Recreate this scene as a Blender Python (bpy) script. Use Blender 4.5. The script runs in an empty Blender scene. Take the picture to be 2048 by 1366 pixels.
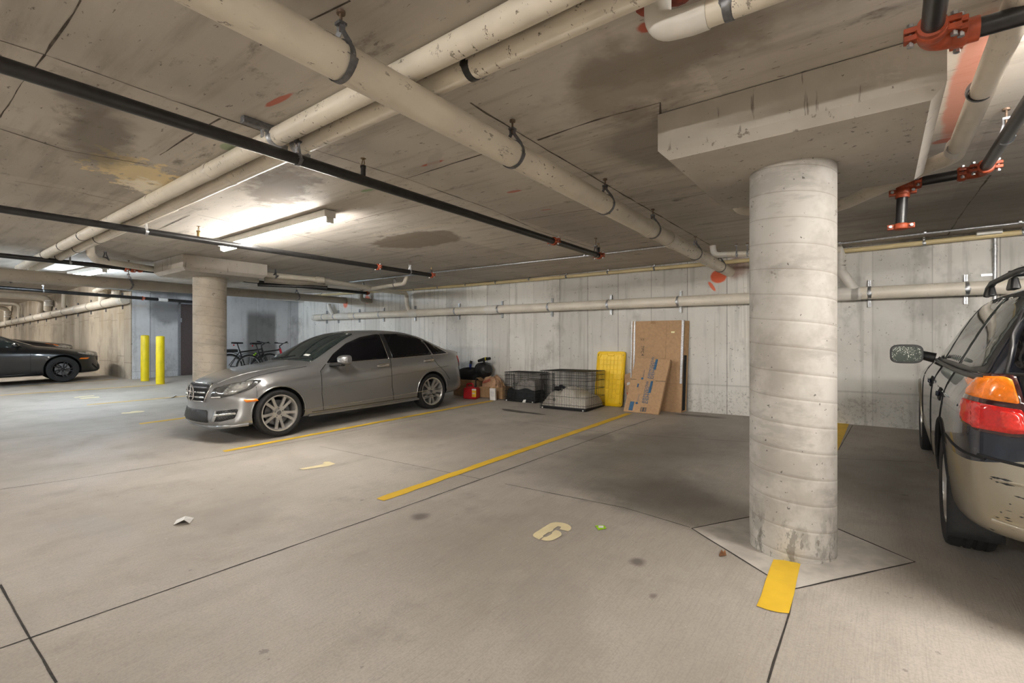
import bpy, bmesh, math, random
from mathutils import Vector, Matrix
from mathutils.bvhtree import BVHTree
V = Vector
random.seed(7)
SC = bpy.context.scene
COL = SC.collection
# ---------------------------------------------------------------- the place, measured from the photograph
F, CX, CY, CZ = 976.0, 1024.0, 690.0, 1.41
YAW = math.atan2(734, 976)
sY, cY = math.sin(YAW), math.cos(YAW)
def lerp(t, x):
    if x <= t[0][0]: return t[0][1]
    for (a, b), (a2, b2) in zip(t, t[1:]):
        if x <= a2: return b + (b2 - b) * (x - a) / (a2 - a)
    return t[-1][1]
RF = [(5, 0), (6.5, .015), (9, .05), (12, .15), (15, .28), (17.5, .33), (21, .36)]
RC = [(9.3, 0), (11, .09), (13.7, .2), (16.3, .33), (21, .58), (40, .56)]
WALLY = 8.12
def floorz(x, y): return .04 * min(y, 8.5) + lerp(RF, -x)
def ceilz(x): return 2.77 + lerp(RC, -x)
def ray(px, py):
    a = (px - CX) / F; b = -(py - CY) / F
    return (cY * a - sY, sY * a + cY, b)
def atz(px, py, z):
    d = ray(px, py); t = (z - CZ) / d[2]; return V((d[0] * t, d[1] * t, z))
def atY(px, py, Y):
    d = ray(px, py); t = Y / d[1]; return V((d[0] * t, Y, CZ + d[2] * t))
def atX(px, py, X):
    d = ray(px, py); t = X / d[0]; return V((X, d[1] * t, CZ + d[2] * t))
def atf(px, py, up=0):
    z = .1
    for _ in range(60):
        p = atz(px, py, z); z = .5 * z + .5 * floorz(p[0], p[1])
    return V((p[0], p[1], floorz(p[0], p[1]) + up))
# ---------------------------------------------------------------- objects
INV = {}
def tag(o, label=None, cat=None, group=None, kind=None):
    if label: o['label'] = label
    if cat: o['category'] = cat
    if group: o['group'] = group
    if kind: o['kind'] = kind
    return o
def thing(name, label, cat, loc=(0, 0, 0), rz=0, group=None, sc=1, rx=0, ry=0):
    o = bpy.data.objects.new(name, None); COL.objects.link(o)
    o.empty_display_size = .1
    o.location = loc; o.rotation_euler = (rx, ry, rz); o.scale = (sc, sc, sc)
    M = Matrix.LocRotScale(V(loc), o.rotation_euler.to_quaternion(), V((sc, sc, sc)))
    INV[o.name] = M.inverted()
    return tag(o, label, cat, group)
class MB:
    def __init__(s): s.v = []; s.f = []; s.mi = []
    def add(s, vs, fs, m=0):
        b = len(s.v); s.v += [V(p) for p in vs]
        for f in fs: s.f.append([b + i for i in f]); s.mi.append(m)
        return s
    def box(s, c, d, R=None, m=0, taper=1):
        x, y, z = d[0] / 2, d[1] / 2, d[2] / 2; c = V(c)
        p = [V((i * x * (taper if k > 0 else 1), j * y * (taper if k > 0 else 1), k * z)) for k in (-1, 1) for j in (-1, 1) for i in (-1, 1)]
        if R is not None: p = [R @ q for q in p]
        return s.add([q + c for q in p], [(0, 2, 3, 1), (4, 5, 7, 6), (0, 1, 5, 4), (2, 6, 7, 3), (0, 4, 6, 2), (1, 3, 7, 5)], m)
    def tube(s, path, r, n=12, cap=True, closed=False, m=0, sq=None):
        P = [V(p) for p in path]; N = len(P)
        rr = r if isinstance(r, (list, tuple)) else [r] * N
        T = []
        for i in range(N):
            a = P[(i - 1) % N] if (closed or i > 0) else P[i]; b = P[(i + 1) % N] if (closed or i < N - 1) else P[i]
            t = b - a; T.append(t.normalized() if t.length > 1e-9 else V((0, 0, 1)))
        u = T[0].orthogonal().normalized()
        if abs(T[0].z) < .9: u = (V((0, 0, 1)) - T[0] * T[0].z).normalized()
        vs = []
        for i in range(N):
            u = (u - T[i] * u.dot(T[i]))
            u = u.normalized() if u.length > 1e-6 else T[i].orthogonal().normalized()
            w = T[i].cross(u)
            for k in range(n):
                a = 2 * math.pi * (k + .5) / n
                q1, q2 = (1, 1) if not sq else sq
                vs.append(P[i] + (u * math.cos(a) * q1 + w * math.sin(a) * q2) * rr[i])
        fs = []
        for i in range(N if closed else N - 1):
            j = (i + 1) % N
            for k in range(n): fs.append((i * n + k, i * n + (k + 1) % n, j * n + (k + 1) % n, j * n + k))
        if cap and not closed:
            fs.append(tuple(range(n))[::-1]); fs.append(tuple((N - 1) * n + k for k in range(n)))
        return s.add(vs, fs, m)
    def cyl(s, a, b, r, r2=None, n=16, m=0): return s.tube([a, b], [r, r if r2 is None else r2], n, m=m)
    def lathe(s, prof, c=(0, 0, 0), ax='z', n=32, m=0, closed=False):
        c = V(c); vs = []
        for k in range(n):
            a = 2 * math.pi * k / n
            for r, h in prof:
                p = (r * math.cos(a), r * math.sin(a), h)
                if ax == 'y': p = (p[0], p[2], p[1])
                if ax == 'x': p = (p[2], p[0], p[1])
                vs.append(c + V(p))
        L = len(prof); fs = []
        for k in range(n):
            k2 = (k + 1) % n
            for i in range(L if closed else L - 1):
                i2 = (i + 1) % L
                fs.append((k * L + i, k * L + i2, k2 * L + i2, k2 * L + i))
        return s.add(vs, fs, m)
    def prism(s, pts, d, m=0):
        n = len(pts); P = [V(p) for p in pts]; D = V(d)
        fs = [tuple(range(n)), tuple(range(2 * n - 1, n - 1, -1))] + [(i, (i + 1) % n, n + (i + 1) % n, n + i) for i in range(n)]
        return s.add(P + [p + D for p in P], fs, m)
    def grid(s, fn, nu, nv, m=0, cu=False):
        vs = [fn(i / nu, j / nv) for i in range(nu + (0 if cu else 1)) for j in range(nv + 1)]
        fs = []
        for i in range(nu):
            i2 = (i + 1) % nu if cu else i + 1
            for j in range(nv): fs.append((i * (nv + 1) + j, i2 * (nv + 1) + j, i2 * (nv + 1) + j + 1, i * (nv + 1) + j + 1))
        return s.add(vs, fs, m)
    def sph(s, c, r, n=16, m=0, sc=(1, 1, 1)):
        c = V(c)
        def fn(u, v):
            a = 2 * math.pi * u; b = math.pi * (v * .998 + .001)
            return c + V((math.cos(a) * math.sin(b) * r * sc[0], math.sin(a) * math.sin(b) * r * sc[1], -math.cos(b) * r * sc[2]))
        return s.grid(fn, n, n // 2, m, True)
def ob(name, mb, mats, parent=None, world=True, bevel=0, smooth=40, sub=0, solid=0, seg=2, soff=-1, label=None):
    me = bpy.data.meshes.new(name)
    vs = mb.v
    top = parent
    while top is not None and top.parent is not None: top = top.parent
    if world and top is not None and top.name in INV:
        M = INV[top.name]; vs = [M @ p for p in vs]
    me.from_pydata([tuple(p) for p in vs], [], mb.f)
    if not isinstance(mats, (list, tuple)): mats = [mats]
    for m in mats: me.materials.append(m)
    if len(mats) > 1:
        for p, i in zip(me.polygons, mb.mi): p.material_index = i
    bm = bmesh.new(); bm.from_mesh(me)
    bmesh.ops.remove_doubles(bm, verts=bm.verts, dist=1e-5)
    bmesh.ops.recalc_face_normals(bm, faces=bm.faces)
    bm.to_mesh(me); bm.free()
    if smooth:
        me.shade_smooth()
        me.set_sharp_from_angle(angle=math.radians(smooth))
    o = bpy.data.objects.new(name, me); COL.objects.link(o)
    if parent is not None: o.parent = parent
    if solid:
        md = o.modifiers.new('s', 'SOLIDIFY'); md.thickness = solid; md.offset = soff
    if bevel:
        md = o.modifiers.new('b', 'BEVEL'); md.width = bevel; md.segments = seg; md.limit_method = 'ANGLE'; md.angle_limit = math.radians(35)
    if sub:
        md = o.modifiers.new('u', 'SUBSURF'); md.levels = sub; md.render_levels = sub
    if label: o['label'] = label
    return o
def fillet(pts, r, seg=6):
    P = [V(p) for p in pts]; out = [P[0]]
    for a, b, c in zip(P, P[1:], P[2:]):
        u = (a - b).normalized(); w = (c - b).normalized()
        d = u.dot(w); ang = math.acos(max(-1, min(1, d)))
        if ang > 3.1: out.append(b); continue
        t = min(r / math.tan(ang / 2), (a - b).length * .49, (c - b).length * .49)
        p, q = b + u * t, b + w * t
        for i in range(seg + 1):
            s_ = i / seg; out.append(p * (1 - s_) ** 2 + b * 2 * s_ * (1 - s_) + q * s_ ** 2)
    out.append(P[-1]); return out
def textmb(txt, size, fn, depth=0):
    """letters of a built-in font, laid out by fn(u, v) -> world point"""
    cu = bpy.data.curves.new('t', 'FONT'); cu.body = txt; cu.size = size; cu.resolution_u = 2
    o = bpy.data.objects.new('t', cu)
    COL.objects.link(o); dg = bpy.context.evaluated_depsgraph_get()
    me = bpy.data.meshes.new_from_object(o.evaluated_get(dg))
    mb = MB(); mb.add([fn(p.co.x, p.co.y) for p in me.vertices], [tuple(p.vertices) for p in me.polygons])
    bpy.data.objects.remove(o); bpy.data.curves.remove(cu); bpy.data.meshes.remove(me)
    return mb
# ---------------------------------------------------------------- materials
class NT:
    def __init__(s, name):
        s.m = bpy.data.materials.new(name); s.m.use_nodes = True
        s.cache = {}; s.t = s.m.node_tree; s.b = s.t.nodes['Principled BSDF']
        s.P = s.n('ShaderNodeTexCoord').outputs['Object']
    def n(s, ty, **kw):
        nd = s.t.nodes.new(ty)
        ins = kw.pop('i', {})
        for k, v in kw.items(): setattr(nd, k, v)
        for k, v in ins.items(): s.set(nd.inputs[k], v)
        return nd
    def set(s, sock, v):
        if isinstance(v, bpy.types.NodeSocket): s.t.links.new(v, sock)
        elif isinstance(v, (int, float)) or sock.type == 'VALUE': sock.default_value = v
        elif sock.type == 'RGBA': sock.default_value = (v[0], v[1], v[2], 1)
        else: sock.default_value = v
    def math(s, op, a, b=0, c=0, cl=False):
        nd = s.n('ShaderNodeMath', operation=op, use_clamp=cl); s.set(nd.inputs[0], a); s.set(nd.inputs[1], b); s.set(nd.inputs[2], c)
        return nd.outputs[0]
    def vec(s, op, a, b=(0, 0, 0)):
        nd = s.n('ShaderNodeVectorMath', operation=op); s.set(nd.inputs[0], a); s.set(nd.inputs[1], b)
        return nd.outputs['Value' if op in ('LENGTH', 'DOT_PRODUCT') else 'Vector']
    def noise(s, scale, det=4, rough=.55, vec=None, sx=None, dist=0):
        key = (scale, det, rough, sx, dist) if vec is None else None
        if key and key in s.cache: return s.cache[key]
        v = vec or s.P
        if sx: v = s.vec('MULTIPLY', v, sx)
        o = s.n('ShaderNodeTexNoise', i={'Vector': v, 'Scale': scale, 'Detail': det, 'Roughness': rough, 'Distortion': dist}).outputs[0]
        if key: s.cache[key] = o
        return o
    def ramp(s, v, a, b, o0=0, o1=1, smooth=True):
        nd = s.n('ShaderNodeMapRange', interpolation_type='SMOOTHSTEP' if smooth else 'LINEAR')
        for k, q in enumerate((v, a, b, o0, o1)): s.set(nd.inputs[k], q)
        return nd.outputs[0]
    def mix(s, f, a, b, bt='MIX'):
        nd = s.n('ShaderNodeMix', data_type='RGBA', blend_type=bt)
        s.set(nd.inputs[0], f); s.set(nd.inputs[6], a); s.set(nd.inputs[7], b)
        return nd.outputs[2]
    def xyz(s, v=None):
        nd = s.n('ShaderNodeSeparateXYZ', i={0: v or s.P}); return nd.outputs[0], nd.outputs[1], nd.outputs[2]
    def blob(s, c, r, rot=0, k=.6, nz=3, lo=1, hi=.6, v=None, det=4, ax=None):
        q = s.vec('SUBTRACT', v or s.P, c)
        if rot or ax: q = s.n('ShaderNodeVectorRotate', rotation_type=ax or 'Z_AXIS', i={'Vector': q, 'Angle': rot}).outputs[0]
        nz = min((1.5, 3, 6, 12), key=lambda a: abs(math.log(a / nz))); det = 4 if det < 7 else 7
        q = s.vec('DIVIDE', q, r); d = s.vec('LENGTH', q)
        if k: d = s.math('ADD', d, s.math('MULTIPLY', s.math('SUBTRACT', s.noise(nz, det, .6), .5), k * 2))
        return s.ramp(d, lo, hi)
    def out(s, col=None, rough=None, metal=None, bump=None, bs=.2, bd=.01, coat=0, spec=None, emit=None, es=0):
        b = s.b.inputs
        if col is not None: s.set(b['Base Color'], col)
        if rough is not None: s.set(b['Roughness'], rough)
        if metal is not None: s.set(b['Metallic'], metal)
        if coat: b['Coat Weight'].default_value = coat; b['Coat Roughness'].default_value = .03
        if spec is not None: b['Specular IOR Level'].default_value = spec
        if bump is not None:
            s.set(b['Normal'], s.n('ShaderNodeBump', i={'Height': bump, 'Strength': bs, 'Distance': bd}).outputs[0])
        if emit is not None: s.set(b['Emission Color'], emit); b['Emission Strength'].default_value = es
        return s.m
def plain(name, col, rough=.5, metal=0, var=.12, scale=30, coat=0, bump=0, spec=None):
    t = NT(name)
    n = t.noise(scale, 4)
    c = t.mix(t.ramp(n, .3, .7), tuple(x * (1 - var) for x in col), tuple(min(1, x * (1 + var)) for x in col))
    return t.out(c, rough, metal, n if bump else None, bump or .1, .004, coat, spec)
M = {}
M['black_steel'] = plain('black steel pipe', (.018, .017, .017), .32, .0, .3, 14)
M['galv'] = plain('galvanised steel', (.5, .51, .53), .45, 1, .2, 40)
M['dull_steel'] = plain('dull steel strap', (.2, .2, .21), .45, .8, .2, 40)
M['red_iron'] = plain('red painted iron', (.36, .065, .022), .5, 0, .25, 25)
M['yellow'] = plain('yellow plastic sleeve', (.78, .61, .006), .4, 0, .06, 8)
M['black_rubber'] = plain('black rubber', (.012, .012, .013), .75, 0, .3, 60, bump=.15)
M['black_plastic'] = plain('black plastic', (.013, .013, .014), .4, 0, .2, 40)
M['matte_black'] = plain('matte black', (.008, .008, .009), .85, 0, .2, 30)
M['chrome'] = plain('chrome', (.75, .75, .76), .1, 1, .03, 20)
M['white_enamel'] = plain('white enamel', (.75, .74, .7), .4, 0, .05, 10)
M['orange_lens'] = plain('orange lens', (.9, .22, .01), .15, 0, .1, 80, coat=.6)
M['red_lens'] = plain('red lens', (.55, .012, .012), .12, 0, .15, 80, coat=.8)
M['alloy'] = plain('silver alloy', (.62, .6, .57), .28, .75, .05, 20)
M['black_alloy'] = plain('black alloy', (.02, .02, .022), .3, .3, .2, 20)
M['paper_white'] = plain('white paper', (.75, .74, .72), .7, 0, .06, 20)
# ---------------------------------------------------------------- camera
cam = bpy.data.cameras.new('camera'); co = bpy.data.objects.new('camera', cam); COL.objects.link(co)
co.location = (0, 0, CZ); co.rotation_euler = (math.pi / 2, 0, YAW)
cam.sensor_width = 36; cam.lens = 36 * F / 2048; cam.shift_y = (CY - 683) / 2048; cam.clip_start = .02
SC.camera = co
# ---------------------------------------------------------------- concrete
def pits(t, s=26, th=.62, sx=None):
    n = t.noise(s, 3, .6, sx=sx); return t.ramp(n, th, th + .05)
def floor_mat():
    t = NT('broomed floor concrete'); x, y, z = t.xyz()
    big = t.noise(.55, 5, .6); mid = t.noise(2.3, 5, .6); fine = t.noise(90, 3, .6)
    broom = t.noise(1, 3, .6, sx=(150, 5, 1)); streak = t.noise(1, 4, .6, sx=(3.2, .5, 1))
    c = t.mix(t.ramp(big, .35, .68), (.36, .325, .28), (.475, .435, .385))
    c = t.mix(t.math('MULTIPLY', t.ramp(streak, .5, .75), .35), c, (.28, .25, .215))
    c = t.mix(t.math('MULTIPLY', t.ramp(mid, .56, .75), .35), c, (.23, .205, .18))
    c = t.mix(t.math('MULTIPLY', t.ramp(fine, .4, .65), .35), c, (.27, .245, .22))
    c = t.mix(t.math('MULTIPLY', t.ramp(broom, .45, .7), .22), c, (.2, .18, .16))
    sp = t.noise(9, 4, .7); c = t.mix(t.math('MULTIPLY', t.ramp(sp, .68, .72), .55), c, (.13, .115, .1))
    sp2 = t.noise(34, 2, .6); c = t.mix(t.math('MULTIPLY', t.ramp(sp2, .7, .74), .5), c, (.5, .47, .42))
    # column shadows painted dark into the stalls, water and oil spots, a painted light pool
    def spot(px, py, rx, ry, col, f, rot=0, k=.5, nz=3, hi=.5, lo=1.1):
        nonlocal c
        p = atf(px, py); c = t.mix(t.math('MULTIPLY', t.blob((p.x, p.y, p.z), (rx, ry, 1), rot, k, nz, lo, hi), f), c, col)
    spot(1300, 900, .95, 1.9, (.13, .115, .1), .7, 0, .45, 1.6, .2, 1.2)
    spot(1330, 985, .8, .75, (.10, .09, .08), .6, 0, .4, 3, .2, 1.1)  # cast shadow left of the foreground column, painted into the floor
    spot(1760, 950, .5, 1.6, (.10, .09, .08), .6, 0, .4, 2, .2, 1.2)  # the column's shadow on the wagon side, painted dark
    spot(870, 860, 1.0, 1.2, (.2, .175, .145), .45, 0, .6, 1.5, .2, 1.1)
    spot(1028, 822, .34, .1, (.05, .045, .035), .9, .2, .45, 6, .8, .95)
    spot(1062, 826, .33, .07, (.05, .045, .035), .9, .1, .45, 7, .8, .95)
    spot(840, 1033, .09, .09, (.12, .1, .09), .8, 0, .3, 9, .3)
    spot(1276, 1124, .06, .065, (.12, .1, .09), .85, 0, .4, 9, .3)
    spot(1306, 1192, .028, .04, (.12, .1, .09), .7, 0, .4, 9, .3)
    spot(470, 1030, .5, .35, (.25, .22, .19), .5, .5, .7, 2.2)
    spot(1100, 1225, .7, .25, (.27, .24, .215), .3, .9, .9, 3)
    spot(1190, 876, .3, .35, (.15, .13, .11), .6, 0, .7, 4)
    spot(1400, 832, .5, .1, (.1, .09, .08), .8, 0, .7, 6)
    spot(640, 900, .5, .35, (.52, .48, .43), .55, 0, .3, 3, .5)  # pool of light below the strip light, painted as paler floor
    return t.out(c, t.ramp(mid, .3, .7, .52, .7), 0, t.math('ADD', t.math('MULTIPLY', fine, .5), broom), .4, .005)
def ceil_mat():
    t = NT('formed ceiling concrete'); x, y, z = t.xyz()
    big = t.noise(.45, 5, .62); grain = t.noise(1, 5, .6, sx=(.9, 9, 3)); fine = t.noise(70, 3, .6)
    c = t.mix(t.ramp(big, .32, .7), (.55, .505, .445), (.68, .63, .56))
    c = t.mix(t.math('MULTIPLY', t.ramp(grain, .45, .75), .45), c, (.2, .17, .14))
    # whole formwork sheets differ a little
    sh = t.n('ShaderNodeTexWhiteNoise', noise_dimensions='2D', i={'Vector': t.vec('FLOOR', t.vec('DIVIDE', t.vec('ADD', t.P, (1.9, .85, 0)), (1.22, 2.44, 50)))}).outputs[0]
    c = t.mix(t.math('MULTIPLY', sh, .3), c, (.2, .172, .142))
    dk = t.noise(3, 5, .7, sx=(1, 2.2, 1)); c = t.mix(t.math('MULTIPLY', t.ramp(dk, .58, .74), .7), c, (.12, .1, .08))
    sp = t.noise(1, 3, .6, sx=(14, 40, 1)); c = t.mix(t.math('MULTIPLY', t.ramp(sp, .665, .71), .7), c, (.09, .075, .06))
    def spot(px, py, rx, ry, col, f, rot=0, k=.5, nz=3, hi=.5, lo=1.1, det=5):
        nonlocal c
        p = atz(px, py, 2.77); p.z = ceilz(p.x)
        p = atz(px, py, p.z)
        c = t.mix(t.math('MULTIPLY', t.blob((p.x, p.y, p.z), (rx, ry, 1), rot, k, nz, lo, hi, det=det), f), c, col)
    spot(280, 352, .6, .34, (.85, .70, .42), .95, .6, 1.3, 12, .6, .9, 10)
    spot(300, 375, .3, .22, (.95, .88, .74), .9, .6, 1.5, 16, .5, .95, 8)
    spot(200, 270, 1.0, .22, (.13, .11, .09), .7, .25, .8, 4)
    spot(560, 375, .8, .3, (.15, .11, .08), .7, .3, .9, 5)
    spot(830, 482, .85, .42, (.2, .155, .11), .75, 0, .4, 3, .8, .95)
    spot(850, 455, 1.0, .05, (.62, .56, .46), .7, -.1, .8, 7)
    spot(1260, 165, .7, .35, (.19, .155, .12), .6, .3, .9, 3)
    spot(1400, 60, .9, .3, (.2, .165, .13), .5, .2, .9, 3)
    spot(1330, 290, .5, .6, (.12, .1, .08), .6, 0, .6, 2)
    spot(1900, 430, 1.2, 1.6, (.12, .1, .085), .75, 0, .4, 1, .3, 1.2)
    red = (.5, .13, .08)
    def stripe(a, b, w, col, f=.9, k=.25, nz=9):
        nonlocal c
        p, q = atz(a[0], a[1], 2.77), atz(b[0], b[1], 2.77); m = (p + q) / 2; d = q - p
        c = t.mix(t.math('MULTIPLY', t.blob((m.x, m.y, m.z), (d.length / 2, w, 1), -math.atan2(d.y, d.x), k, nz, 1.05, .7), f), c, col)
    stripe((528, 215), (588, 185), .022, red)
    stripe((840, 334), (890, 319), .025, red); stripe((853, 345), (882, 297), .05, (.5, .47, .43), .8, .7, 12)
    stripe((1012, 386), (1045, 380), .03, red, .8); stripe((1080, 421), (1105, 418), .02, red, .6)
    stripe((720, 384), (748, 378), .03, (.12, .28, .08), .6); stripe((445, 300), (470, 285), .05, (.12, .28, .08), .5)
    stripe((1985, 0), (1893, 290), .075, (.55, .2, .13), .8, .3, 5)
    stripe((1860, 288), (1920, 275), .05, red, .8)
    stripe((1330, 45), (1460, 0), .05, (.45, .14, .08), .8, .35, 9); stripe((1270, 60), (1320, 48), .04, (.4, .07, .03), .9, .4, 9)
    return t.out(c, .82, 0, t.math('ADD', grain, t.math('MULTIPLY', fine, .4)), .25, .004)
def wall_mat(name, base, lite, axis=0, pitch=.61, off=0, stag=False, drip=True, lowz=.65, dark=.68):
    t = NT(name); xx = t.xyz()
    u = t.math('DIVIDE', t.math('ADD', xx[axis], off), pitch); z = xx[2]
    fl = t.math('FLOOR', u); fr = t.math('SUBTRACT', u, fl)
    wn = t.n('ShaderNodeTexWhiteNoise', noise_dimensions='1D', i={'W': fl}).outputs[0]
    big = t.noise(1.0, 5, .65); sv = (7, 7, .55)
    st = t.noise(1, 5, .62, sx=sv); fine = t.noise(60, 3, .6)
    c = t.mix(t.ramp(big, .32, .68), base, lite)
    c = t.mix(t.math('MULTIPLY', wn, .55), c, tuple(v * .62 for v in base))
    c = t.mix(t.math('MULTIPLY', t.ramp(st, .5, .78), dark), c, tuple(v * .45 for v in base))
    c = t.mix(t.math('MULTIPLY', t.ramp(t.noise(1, 5, .7, sx=(1.1, 1.1, .8)), .53, .68), .6), c, tuple(v * .45 for v in base))
    c = t.mix(t.math('MULTIPLY', pits(t, 22, .66), .7), c, tuple(v * .3 for v in base))
    if drip:
        d = t.noise(1, 3, .6, sx=(16, 16, .35)); zone = t.blob((-1.45, WALLY, 1.6), (.75, 2, 1.5), 0, .3, 2, 1, .2)
        c = t.mix(t.math('MULTIPLY', t.math('MULTIPLY', t.ramp(d, .54, .62), zone), .95), c, (.62, .6, .55))
        d2 = t.noise(1, 2, .5, sx=(9, 9, .2)); c = t.mix(t.math('MULTIPLY', t.ramp(d2, .63, .69), .6), c, (.5, .48, .44))
    ed = t.math('MINIMUM', fr, t.math('SUBTRACT', 1, fr))
    ed = t.math('ADD', ed, t.math('MULTIPLY', t.math('SUBTRACT', t.noise(6, 3), .5), .012))
    seam = t.ramp(ed, .016, .004)
    seam = t.math('MULTIPLY', seam, t.ramp(t.n('ShaderNodeTexWhiteNoise', noise_dimensions='1D', i={'W': t.math('ADD', t.math('FLOOR', t.math('ADD', u, .5)), 31.3)}).outputs[0], .1, .5, .3, 1))
    c = t.mix(t.math('MULTIPLY', seam, .75), c, tuple(v * .3 for v in base))
    if stag:
        zz = t.math('ADD', z, t.math('MULTIPLY', wn, .25)); ln = t.ramp(t.math('ABSOLUTE', t.math('SUBTRACT', zz, 1.15)), .014, .004)
        l2 = t.ramp(t.math('ABSOLUTE', t.math('SUBTRACT', zz, 2.35)), .014, .004)
        c = t.mix(t.math('MULTIPLY', t.math('MAXIMUM', ln, l2), .6), c, tuple(v * .35 for v in base))
    else:
        ln = t.ramp(t.math('ABSOLUTE', t.math('SUBTRACT', z, t.math('ADD', lowz, t.math('MULTIPLY', big, .06)))), .02, .004)
        c = t.mix(t.math('MULTIPLY', ln, .35), c, tuple(v * .4 for v in base))
        low = t.math('MULTIPLY', t.ramp(z, lowz, lowz - .1), t.ramp(t.noise(30, 3, .7), .52, .62))
        c = t.mix(t.math('MULTIPLY', low, .4), c, tuple(v * .4 for v in base))
    return t, c, fine, big
def back_mat():
    t, c, fine, big = wall_mat('board formed wall concrete', (.68, .66, .615), (.8, .78, .735), 0, .61, .07, lowz=.74)
    p = atY(1437, 553, WALLY); q = atY(1424, 573, WALLY)
    red = (.8, .14, .05)
    c = t.mix(t.math('MULTIPLY', t.blob((p.x, p.y, p.z), (.125, 1, .105), 0, .1, 12, 1.1, .85), .95), c, red)
    c = t.mix(t.math('MULTIPLY', t.blob((q.x, q.y, q.z), (.03, 1, .1), .6, .2, 12, 1.1, .7, ax='Y_AXIS'), .9), c, red)
    e = atY(1465, 545, WALLY); c = t.mix(t.math('MULTIPLY', t.blob((e.x + .06, e.y, e.z + .08), (.2, 1, .2), 0, .5, 5, 1.1, .5), .55), c, (.3, .1, .05))
    for px, py in ((691, 604), (735, 595)):
        e = atY(px, py, WALLY); c = t.mix(t.math('MULTIPLY', t.blob((e.x, e.y, e.z - .06), (.13, 1, .12), 0, .3, 6, 1.1, .6), .8), c, red)
    return t.out(c, .85, 0, t.math('ADD', big, t.math('MULTIPLY', fine, .4)), .2, .004)
def beige_mat():
    t, c, fine, big = wall_mat('warm board formed concrete', (.43, .365, .28), (.54, .475, .38), 0, .59, .25, True, False, dark=.3)
    z = t.xyz()[2]
    c = t.mix(t.math('MULTIPLY', t.math('MULTIPLY', t.ramp(t.noise(1, 4, .6, sx=(2, 2, .5)), .48, .66), t.ramp(z, 1.2, 2.2)), .5), c, (.27, .2, .11))
    return t.out(c, .85, 0, fine, .15, .004)
def blue_mat():
    t, c, fine, big = wall_mat('grey stair wall concrete', (.62, .63, .65), (.76, .775, .80), 1, 1.02, .3, False, False, dark=.45)
    c = t.mix(t.math('MULTIPLY', t.math('MULTIPLY', t.ramp(t.math('ABSOLUTE', t.math('ADD', t.math('SUBTRACT', t.xyz()[1], 7.05), t.math('MULTIPLY', big, .1))), .48, .36), t.ramp(t.xyz()[2], 2.5, 2.2)), .75), c, (.085, .08, .075))
    c = t.mix(t.math('MULTIPLY', t.blob((-16.2, 5.2, 2.45), (1, .5, .55), 0, .5, 3, 1.1, .5), .7), c, (.14, .14, .145))
    c = t.mix(t.math('MULTIPLY', t.blob((-16.2, 5.2, 3.0), (1, 3, .22), 0, .3, 2, 1.1, .6), .8), c, (.1, .1, .1))
    return t.out(c, .85, 0, fine, .15, .004)
def col_mat(name, base, pale):
    t = NT(name); x, y, z = t.xyz()
    ang = t.math('DIVIDE', t.math('ARCTAN2', y, x), 2 * math.pi)
    w = t.math('ADD', t.math('DIVIDE', z, .153), ang)
    fr = t.math('FRACT', w)
    ed = t.math('MINIMUM', fr, t.math('SUBTRACT', 1, fr))
    big = t.noise(2.4, 5, .65); fine = t.noise(80, 3, .6)
    c = t.mix(t.ramp(big, .38, .58), base, pale)
    band = t.noise(1, 5, .65, sx=(2.2, 2.2, 7)); c = t.mix(t.math('MULTIPLY', t.ramp(band, .52, .62), .45), c, tuple(v * .74 for v in base))
    wash = t.noise(1, 5, .7, sx=(6, 6, 1.2)); c = t.mix(t.math('MULTIPLY', t.ramp(wash, .6, .75), .4), c, tuple(v * .6 for v in base))
    c = t.mix(t.math('MULTIPLY', t.ramp(t.noise(34, 2, .6), .7, .73), .85), c, (.1, .09, .08))
    c = t.mix(t.math('MULTIPLY', t.ramp(t.noise(9, 3, .6), .69, .73), .7), c, (.2, .17, .14))
    c = t.mix(t.math('MULTIPLY', t.math('MULTIPLY', t.ramp(t.noise(1, 4, .7, sx=(9, 9, 5)), .5, .62), t.ramp(z, .42, .08)), .6), c, (.2, .19, .165))
    c = t.mix(t.math('MULTIPLY', t.math('MULTIPLY', t.ramp(t.noise(1, 4, .7, sx=(16, 16, 7)), .55, .6), t.ramp(z, .3, .15)), .6), c, (.13, .12, .1))
    c = t.mix(t.math('MULTIPLY', t.ramp(ed, .028, .008), .42), c, (.22, .185, .14))
    h = t.math('ADD', t.ramp(ed, 0, .1), t.math('MULTIPLY', fine, .15))
    return t.out(c, .8, 0, h, .35, .006)
def cap_mat():
    t = NT('drop panel concrete'); x, y, z = t.xyz()
    big = t.noise(1.6, 5, .6); st = t.noise(1, 4, .6, sx=(22, 22, 2.2))
    c = t.mix(t.ramp(big, .35, .65), (.44, .405, .355), (.54, .50, .445))
    c = t.mix(t.math('MULTIPLY', t.ramp(st, .63, .68), .7), c, (.13, .11, .09))
    c = t.mix(t.math('MULTIPLY', pits(t, 28, .68), .8), c, (.1, .085, .07))
    return t.out(c, .82, 0, t.noise(50, 3), .15, .004)
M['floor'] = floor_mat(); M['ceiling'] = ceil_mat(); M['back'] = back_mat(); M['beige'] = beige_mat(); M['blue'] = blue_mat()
M['column'] = col_mat('spiral form column concrete', (.40, .375, .34), (.53, .51, .475)); M['cap'] = cap_mat()
M['columnwarm'] = col_mat('warm column concrete', (.47, .41, .33), (.57, .51, .42))
M['joint'] = plain('dark joint', (.035, .03, .026), .9, 0, .4, 30)
M['seam'] = plain('form seam', (.11, .09, .07), .9, 0, .5, 18)
M['seamwhite'] = plain('pale lime seam', (.5, .46, .4), .9, 0, .4, 40)
M['pad'] = plain('column pad concrete', (.45, .42, .38), .75, 0, .18, 6)
def struct(name, mb, m, **k):
    o = ob(name, mb, m, **k); return tag(o, kind='structure')
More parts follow.
